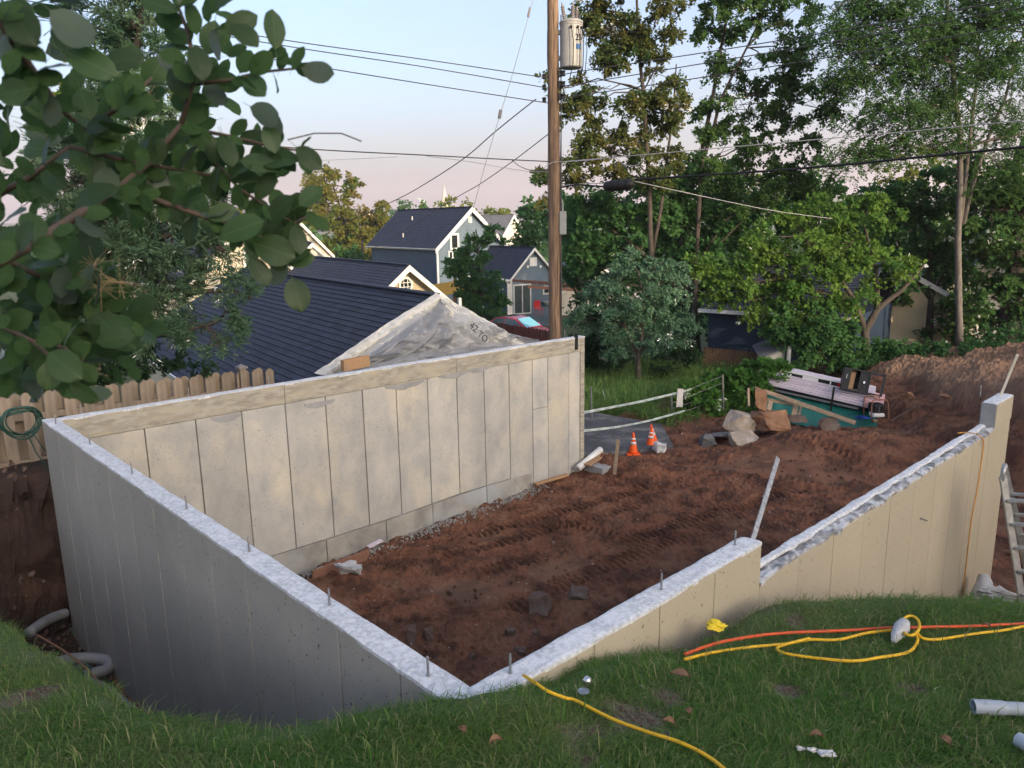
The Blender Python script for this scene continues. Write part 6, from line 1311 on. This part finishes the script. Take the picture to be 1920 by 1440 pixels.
for k in range(6): m.tube(smooth_pts([at(1355, 705+k*13, 18.8), at(1305, 725+k*13, 18.85), at(1259, 745+k*11, 18.8)]), .003, 3)
tag(m.build('wire_strands', M_['steel'], wf), kind='stuff')

# ================================================================== trailer pile: tarp, foam boards, light bar, cabinet, generator
FL, FR = at(1438, 716, 18.9), at(1652, 765, 17.7); fx = (FR-FL); FLn = fx.length; fx.normalize(); fy = Vector((-fx.y, fx.x, 0)).normalized(); fz = fx.cross(fy)
if fz.z < 0: fz = -fz
tl_ = thing('trailer', 'low trailer heaped under a green tarp at the edge of the yard', 'trailer', at(1550, 790, 18))
nu, nv = 80, 26; Pn = np.zeros((nu, nv, 3))
for i in range(nu):
    s = i/(nu-1)
    for j in range(nv):
        t = j/(nv-1); a = -.25+t*1.5
        y = -.42+.42*math.cos(min(t, 1)*math.pi*.5)*-1+.42 if False else (-.55*(1-t)**1.6 if t < .75 else .0)+(t-.4)*.9
        z = -.10-.55*(1-t)**1.5
        p = FL+fx*(s*(FLn-.1)+.05)+fy*y+Vector((0, 0, z+.0)); Pn[i, j] = p
I, J = np.meshgrid(np.linspace(0, 1, nu), np.linspace(0, 1, nv), indexing='ij')
h = .07*fbm(I*7+J*2, J*2.2, 501, 3)+.06*np.abs(fbm(I*11-J*4, J*3, 503, 3)); Pn += np.array(-fy)*h[..., None]+np.array([0, 0, .6])*h[..., None]*(1-J[..., None])
link('tarp', np_mesh('tarp', Pn.reshape(-1, 3)-np.array(wl(tl_)), [grid_faces(nu, nv)], True), M_['tarp'], tl_)
m = MB(); m.beam(FL+fx*.2-Vector((0, 0, .16)), FR-fx*.5-Vector((0, 0, .14)), .05, .05); m.build('side_rail', M_['steel'], tl_)
m = MB(); m.beam(FL+fx*.1-fz*.1+fy*.5, FR-fz*.1+fy*.5, 1.0, .06); m.build('deck', M_['black'], tl_)
for x in (.5, 2.1):
    R = rotm(fx, Zv, fy); m = MB(); m.lathe([(.1, -.1), (.3, -.1), (.33, 0), (.3, .1), (.1, .1)], FL+fx*x+fy*.5-Vector((0, 0, .62)), 16, R); m.build('wheel', M_['black'], tl_)
fs_ = thing('foam_boards', 'stack of pale pink foam boards strapped on top of the green tarp', 'foam boards', FL)
for k in range(6):
    o_ = random.uniform(-.06, .06); o2 = random.uniform(-.05, .05); z = .03+.053*k-.06
    m = MB(); m.beam(FL+fx*(o_+.02*k)+fy*(.45+.03*k)+fz*z, FR-fx*(.25-o2)+fy*(.45+.03*k)+fz*z, 1.05, .047, fz); m.build('foam_board', M_['pink'], fs_, bevel=.004)
for k in range(4):
    z = .03+.053*k-.06; m = MB(); m.beam(FR-fx*(.42-.05*random.random())+fy*.38+fz*(z+.004), FR+fx*random.uniform(-.05, .10)+fy*.38+fz*(z+.004), .98, .047, fz); m.build('foam_board', M_['pinker'], fs_, bevel=.004)
m = MB(); sx_ = FL+fx*1.55; m.beam(sx_-fy*.11+fz*.27, sx_-fy*.13-Vector((0, 0, .42)), .05, .012, fy); tag(m.build('strap', M_['black'], None), 'black ratchet strap round the foam boards', 'strap')
la, lb_ = at(1464, 699, 18.9), at(1577, 722, 18.2); lu = (lb_-la).normalized(); ll = (lb_-la).length; lz = (Zv-lu*lu.z).normalized(); ln_ = lu.cross(lz)
lbx = thing('light_bar', 'white trailer light bar with red lamps on the foam boards', 'light bar', la); R = rotm(lu, ln_, lz); C_ = la.lerp(lb_, .5)
m = MB(); m.box(C_+lz*.065, (ll, .06, .03), R); m.box(C_-lz*.065, (ll, .06, .03), R); m.build('rail', M_['white'], lbx)
m = MB(); m.box(C_, (ll*.26, .055, .10), R); m.build('plate', M_['white'], lbx)
for t in (-.495, -.33, .33, .495): m = MB(); m.box(C_+lu*ll*t, (.03, .058, .10), R); m.build('upright', M_['white'], lbx)
m = MB(); m.box(C_+ln_*.0+lz*.0, (ll*.97, .01, .098), R); m.build('back_plate', M_['black'], lbx)
for t in (-.47, .47): m = MB(); m.box(C_+lu*ll*t-ln_*.0, (.075, .075, .095), R); m.build('lamp', M_['redlamp'], lbx, bevel=.01)
TLc, TRc, BRc, BLc = at(1585, 688, 18.1), at(1663, 703, 17.8), at(1653, 745, 17.7), at(1575, 727, 18.0)
cb_ = thing('cabinet', 'black equipment cabinet tipped on the end of the foam boards', 'cabinet', BLc); cu = (TRc-TLc).normalized(); cz = ((TLc+TRc)-(BLc+BRc)); cz = (cz-cu*cz.dot(cu)).normalized(); cn = cz.cross(cu); cW = (TRc-TLc).length; cH = ((TLc-BLc).length+(TRc-BRc).length)/2; cc_ = (TLc+TRc+BRc+BLc)/4; R = rotm(cu, cn, cz)
def cbx(name, x0, x1, z0, z1, d0, d1, mat):
    m = MB(); m.box(cc_+cu*((x0+x1)/2-.5)*cW+cz*((z0+z1)/2-.5)*cH+cn*(d0+d1)/2, ((x1-x0)*cW, abs(d1-d0), (z1-z0)*cH), R); m.build(name, M_[mat], cb_)
cbx('top', 0, 1, .94, 1, -.02, .3, 'black'); cbx('bottom', 0, 1, 0, .06, -.02, .3, 'black'); cbx('side_panel', 0, .18, .061, .939, -.02, .3, 'black'); cbx('post', .62, .66, .061, .939, -.02, .02, 'black'); cbx('post', .94, 1, .061, .939, -.02, .02, 'black'); cbx('door_panel', .40, .62, .061, .939, 0, .02, 'black'); cbx('shelf_panel', .19, .30, .1, .9, .08, .1, 'lumber'); cbx('back_panel', .18, .64, .061, .939, .28, .3, 'dark'); cbx('handle', .5, .54, .42, .52, -.04, 0, 'silver'); cbx('label', .07, .10, .5, .7, -.024, -.0205, 'meter')
gc = at(1650, 772, 17.3); ge = thing('generator', 'small generator in a tubular frame beside the foam boards', 'generator', gc)
for dy in (0, .4):
    m = MB(); o_ = Vector((0, dy, 0)); m.tube(smooth_pts([at(1634, 786, 17.3)+o_, at(1635, 757, 17.3)+o_, at(1640, 750, 17.3)+o_, at(1660, 750, 17.3)+o_, at(1665, 757, 17.3)+o_, at(1666, 786, 17.3)+o_], 5), .014, 6); m.build('frame', M_['cedar'], ge, smooth=True)
m = MB(); m.box(gc+Vector((0, .2, .05)), (.28, .3, .20)); m.build('engine', M_['black'], ge, bevel=.03); m = MB(); m.box(gc+Vector((0, .15, -.10)), (.27, .25, .09)); m.build('base', M_['white'], ge, bevel=.02)
m = MB(); m.tube([gc+Vector((-.01, .03, .1)), gc+Vector((.0, .03, -.05))], .012, 6); m.build('handle', M_['silver'], ge)
crumple('blue_sheet', 'scrap of blue sheeting beside the generator', 'plastic scrap', at(1617, 783, 17.3), (.36, .2, .1), 'bluetarp', 41, amp=.8)
fr = thing('timber_trestle', 'old timber frame leaning in front of the green tarp', 'timber frame', at(1500, 770, 17.4))
for p, q, w_, h_ in (((1432, 733, 17.6), (1604, 793, 16.9), .05, .10), ((1424, 747, 17.6), (1494, 759, 17.5), .05, .08), ((1492, 760, 17.5), (1486, 790, 17.3), .05, .12), ((1502, 762, 17.5), (1495, 790, 17.3), .04, .05), ((1447, 748, 17.6), (1441, 770, 17.4), .05, .1), ((1403, 728, 17.8), (1404, 762, 17.5), .05, .05)):
    m = MB(); m.beam(at(*p), at(*q), w_, h_, (0, .3, 1) if abs(p[0]-q[0]) > 20 else (1, 0, 0)); m.build('timber', M_['oldwood'], fr, bevel=.004)
m = MB(); m.tube([at(1668, 790, 17.3), at(1710, 766, 17.6), at(1716, 757, 17.7)], .02, 5); tag(m.build('stick', M_['twig']), 'bare stick on the dirt right of the generator', 'stick')

# ================================================================== things on the lawn
def lawn_tube(name, label, cat, paths, r, mat, lift=.0):
    m = MB()
    for pts in paths: m.tube(smooth_pts([on_lawn(px, py)+Vector((0, 0, r+.035+lift+(q[0] if q else 0))) for px, py, *q in pts], 8), r, 8)
    return tag(m.build(name, M_[mat], None, smooth=True), label, cat)
loop = [(1705+17*math.cos(a), 1194-19*math.sin(a), .03) for a in [math.pi*1.15-i*.45 for i in range(15)]]
lawn_tube('hose', 'yellow air hose with a loop lying on the lawn by the beige wall', 'hose', [[(1283, 1250), (1334, 1237), (1408, 1226), (1474, 1220), (1517, 1212), (1570, 1212), (1627, 1199), (1688, 1192)]+loop[1:], [(1714, 1206, .02), (1719, 1215), (1701, 1236), (1649, 1246), (1596, 1253), (1517, 1246), (1469, 1238), (1456, 1229), (1469, 1222), (1517, 1213, .012)], [(1716, 1203, .02), (1730, 1210), (1762, 1211), (1824, 1201), (1881, 1194), (1925, 1185), (1990, 1175)]], .0085, 'yellow')
lawn_tube('hose', 'yellow hose curving from the corner to the bottom edge', 'hose', [[(982, 1281), (1005, 1296), (1027, 1311), (1060, 1324), (1080, 1329), (1146, 1363), (1211, 1388), (1277, 1410), (1334, 1441), (1390, 1490)]], .0085, 'yellow')
lawn_tube('hose', 'orange hose stretched along the lawn behind the yellow one', 'hose', [[(1284, 1238), (1342, 1217), (1408, 1204), (1461, 1198), (1517, 1195), (1596, 1192), (1657, 1188), (1736, 1186), (1824, 1184), (1925, 1179), (1990, 1175)]], .0095, 'orange', -.008)
crumple('plastic_bag', 'crumpled yellow plastic bag on the grass by the beige wall', 'bag', on_lawn(1343, 1188)+Vector((0, 0, .05)), (.13, .09, .035), 'yellowbag', 51, amp=.8)
bo = on_lawn(1686, 1206)+Vector((0, 0, .05)); m = MB(); m.tube([bo+Vector((-.06, -.05, -.01)), bo+Vector((-.02, 0, .0)), bo+Vector((.03, .04, .03)), bo+Vector((.06, .07, .05))], [.015, .032, .045, .03], 10); tag(m.build('bottle', M_['bag'], None, smooth=True), 'white plastic bottle lying under the yellow hose loop', 'bottle')
def pvc(label, p, q, r, bell=.12):
    t = thing('pvc_pipe', label, 'pipe', p); d = (q-p).normalized(); x = d.cross(Zv).normalized(); y = x.cross(d); R = frame(x, y, d, (0, 0, 0)).to_3x3(); L = (q-p).length
    m = MB(); k = r*1.12; n = 24; prof = [(k*.86, .05), (k*.86, 0), (k, 0), (k, bell), (r, bell+.02), (r, L)]
    b = len(m.v)
    for rr_, z in prof:
        for i in range(n): a = 2*math.pi*i/n; m.v.append(p+R @ Vector((rr_*math.cos(a), rr_*math.sin(a), z)))
    for i in range(len(prof)-1):
        for j in range(n): j2 = (j+1) % n; m.f.append((i*n+j, i*n+j2, (i+1)*n+j2, (i+1)*n+j))
    m.f.append(tuple(range(n))); m.build('tube', M_['pvc'], t, smooth=False); return t
g1 = on_lawn(1822, 1345); pvc('grey plastic pipe with a socket end on the grass at the right edge', Vector((g1.x, g1.y, g1.z+.055)), on_lawn(2080, 1362)+Vector((.2, 0, .05)), .030)
g2 = on_lawn(1906, 1410); pvc('second grey pipe end poking in at the bottom right corner', Vector((g2.x, g2.y, g2.z+.06)), on_lawn(1965, 1480)+Vector((.25, -.3, .05)), .027)
for px, py, s, lab in ((1502, 1420, .035, 'left white scrap of torn paper on the grass'), (1520, 1425, .04, 'middle white scrap of torn paper on the grass'), (1549, 1430, .07, 'long grey paper strip beside the white scraps')): crumple('paper_scrap', lab, 'paper scrap', on_lawn(px, py)+Vector((0, 0, .045)), (s, s*.6, .018), 'paper', int(px) % 60, sub=2)
b_ = on_lawn(1101, 1293)+Vector((0, 0, .05)); m = MB(); m.lathe([(.001, -.024), (.014, -.02), (.023, -.005), (.022, .008), (.012, .02), (.001, .024)], b_, 16); tag(m.build('metal_ball', M_['silver'], None, smooth=True), 'shiny round metal knob on the grass near the corner', 'metal knob')
m = MB(); q = on_lawn(1094, 1311)+Vector((0, 0, .045)); m.lathe([(.002, -.003), (.03, 0), (.002, .004)], q, 12); tag(m.build('metal_disc', M_['steel'], None), 'flat grey metal disc beside the shiny knob', 'metal disc')
def dead_leaf(p, s, a, lab):
    vs = []; fs = []
    for i in range(5):
        t = i/4; w = s*.35*math.sin(math.pi*min(.98, t+.03))
        for j in (-1, 0, 1): vs.append(p+Matrix.Rotation(a, 3, 'Z') @ Vector((w*j, s*(t-.5), .012*abs(j)+.015*math.sin(t*3))))
    for i in range(4):
        for j in range(2): k = i*3+j; fs.append((k, k+1, k+4, k+3))
    m = MB(); m.add(vs, fs); tag(m.build('dead_leaf', M_['deadleaf'], None), lab, 'dead leaf')
for px, py, s, a, lab in ((1254, 1376, .06, 1.2, 'curled dark leaf on the grass left of the paper scraps'), (1290, 1356, .045, .3, 'small upright dark leaf above the curled one'), (1530, 1402, .06, 1.5, 'dry brown leaf above the paper scraps'), (868, 1392, .05, .7, 'grey dead leaf on the lawn below the corner'), (930, 1412, .06, 2., 'dark clod like leaf at the bottom of the lawn'), (1770, 1412, .06, .2, 'rust brown leaf at the lower right of the lawn'), (1848, 1190, .05, .8, 'dry leaf beside the orange hose'), (1275, 1285, .10, 1.3, 'flat grey brown leaf on the bare patch')): dead_leaf(on_lawn(px, py)+Vector((0, 0, .05)), s, a, lab)
# ---- drain pipes in the trench on the left
zt = -2.62
def tpipe(label, pts, r, name='drain_duct'): m = MB(); m.tube(smooth_pts([onz(px, py, zt+dz) for px, py, dz in pts], 8), r, 14); return tag(m.build(name, M_['corr'], None, smooth=True), label, 'drain pipe')
tpipe('grey drain pipe vanishing behind the far corner of the dark wall', [(55, 1186, .25), (80, 1168, .2), (100, 1158, .15), (122, 1150, .1)], .062)
tpipe('bent grey drain hose lying in the trench beside the bucket', [(105, 1243, .25), (140, 1235, .2), (175, 1234, .15), (202, 1240, .12), (205, 1250, .1), (192, 1258, .1), (160, 1266, .12)], .062)
tpipe('large grey drain pipe in the trench nearest the grass', [(150, 1283, .3), (175, 1287, .25), (205, 1303, .2), (240, 1333, .12), (268, 1358, .05)], .075)
m = MB(); c = onz(150, 1270, zt+.1); m.lathe([(.10, -.2), (.13, .05), (.135, .06), (.12, .05), (.09, -.18)], c, 20, Matrix.Rotation(.5, 3, 'X')); tag(m.build('bucket', M_['bluep'], None), 'dark blue bucket in the trench among the drain pipes', 'bucket')
m = MB(); m.tube(smooth_pts([onz(px, py, zt+.5) for px, py in ((68, 1190), (113, 1216), (150, 1243), (172, 1264), (190, 1288), (204, 1318))]), .011, 6); tag(m.build('stick', M_['cedar'], None, smooth=True), 'thin bare stick lying over the drain pipes', 'stick')
sbox('timber_block', 'grey form board lying in the trench against the dark wall', 'timber', onz(232, 1272, zt-.1), onz(262, 1325, zt-.1), .1, .1, 'oldwood')
# ------------------------------------------------------------------ air: haze that fades the far valley
m = MB(); m.box(Vector((0, 2500, 103)), (14000, 7400, 276)); hz = m.build('haze', None)
hm = bpy.data.materials.new('haze'); hm.use_nodes = True; t = hm.node_tree; t.nodes.remove(t.nodes['Principled BSDF'])
pv = t.nodes.new('ShaderNodeVolumePrincipled'); pv.inputs['Color'].default_value = (.93, .83, .88, 1); pv.inputs['Density'].default_value = .00036; pv.inputs['Anisotropy'].default_value = .2
t.links.new(pv.outputs[0], t.nodes['Material Output'].inputs['Volume']); hz.data.materials.append(hm); tag(hz, kind='stuff')
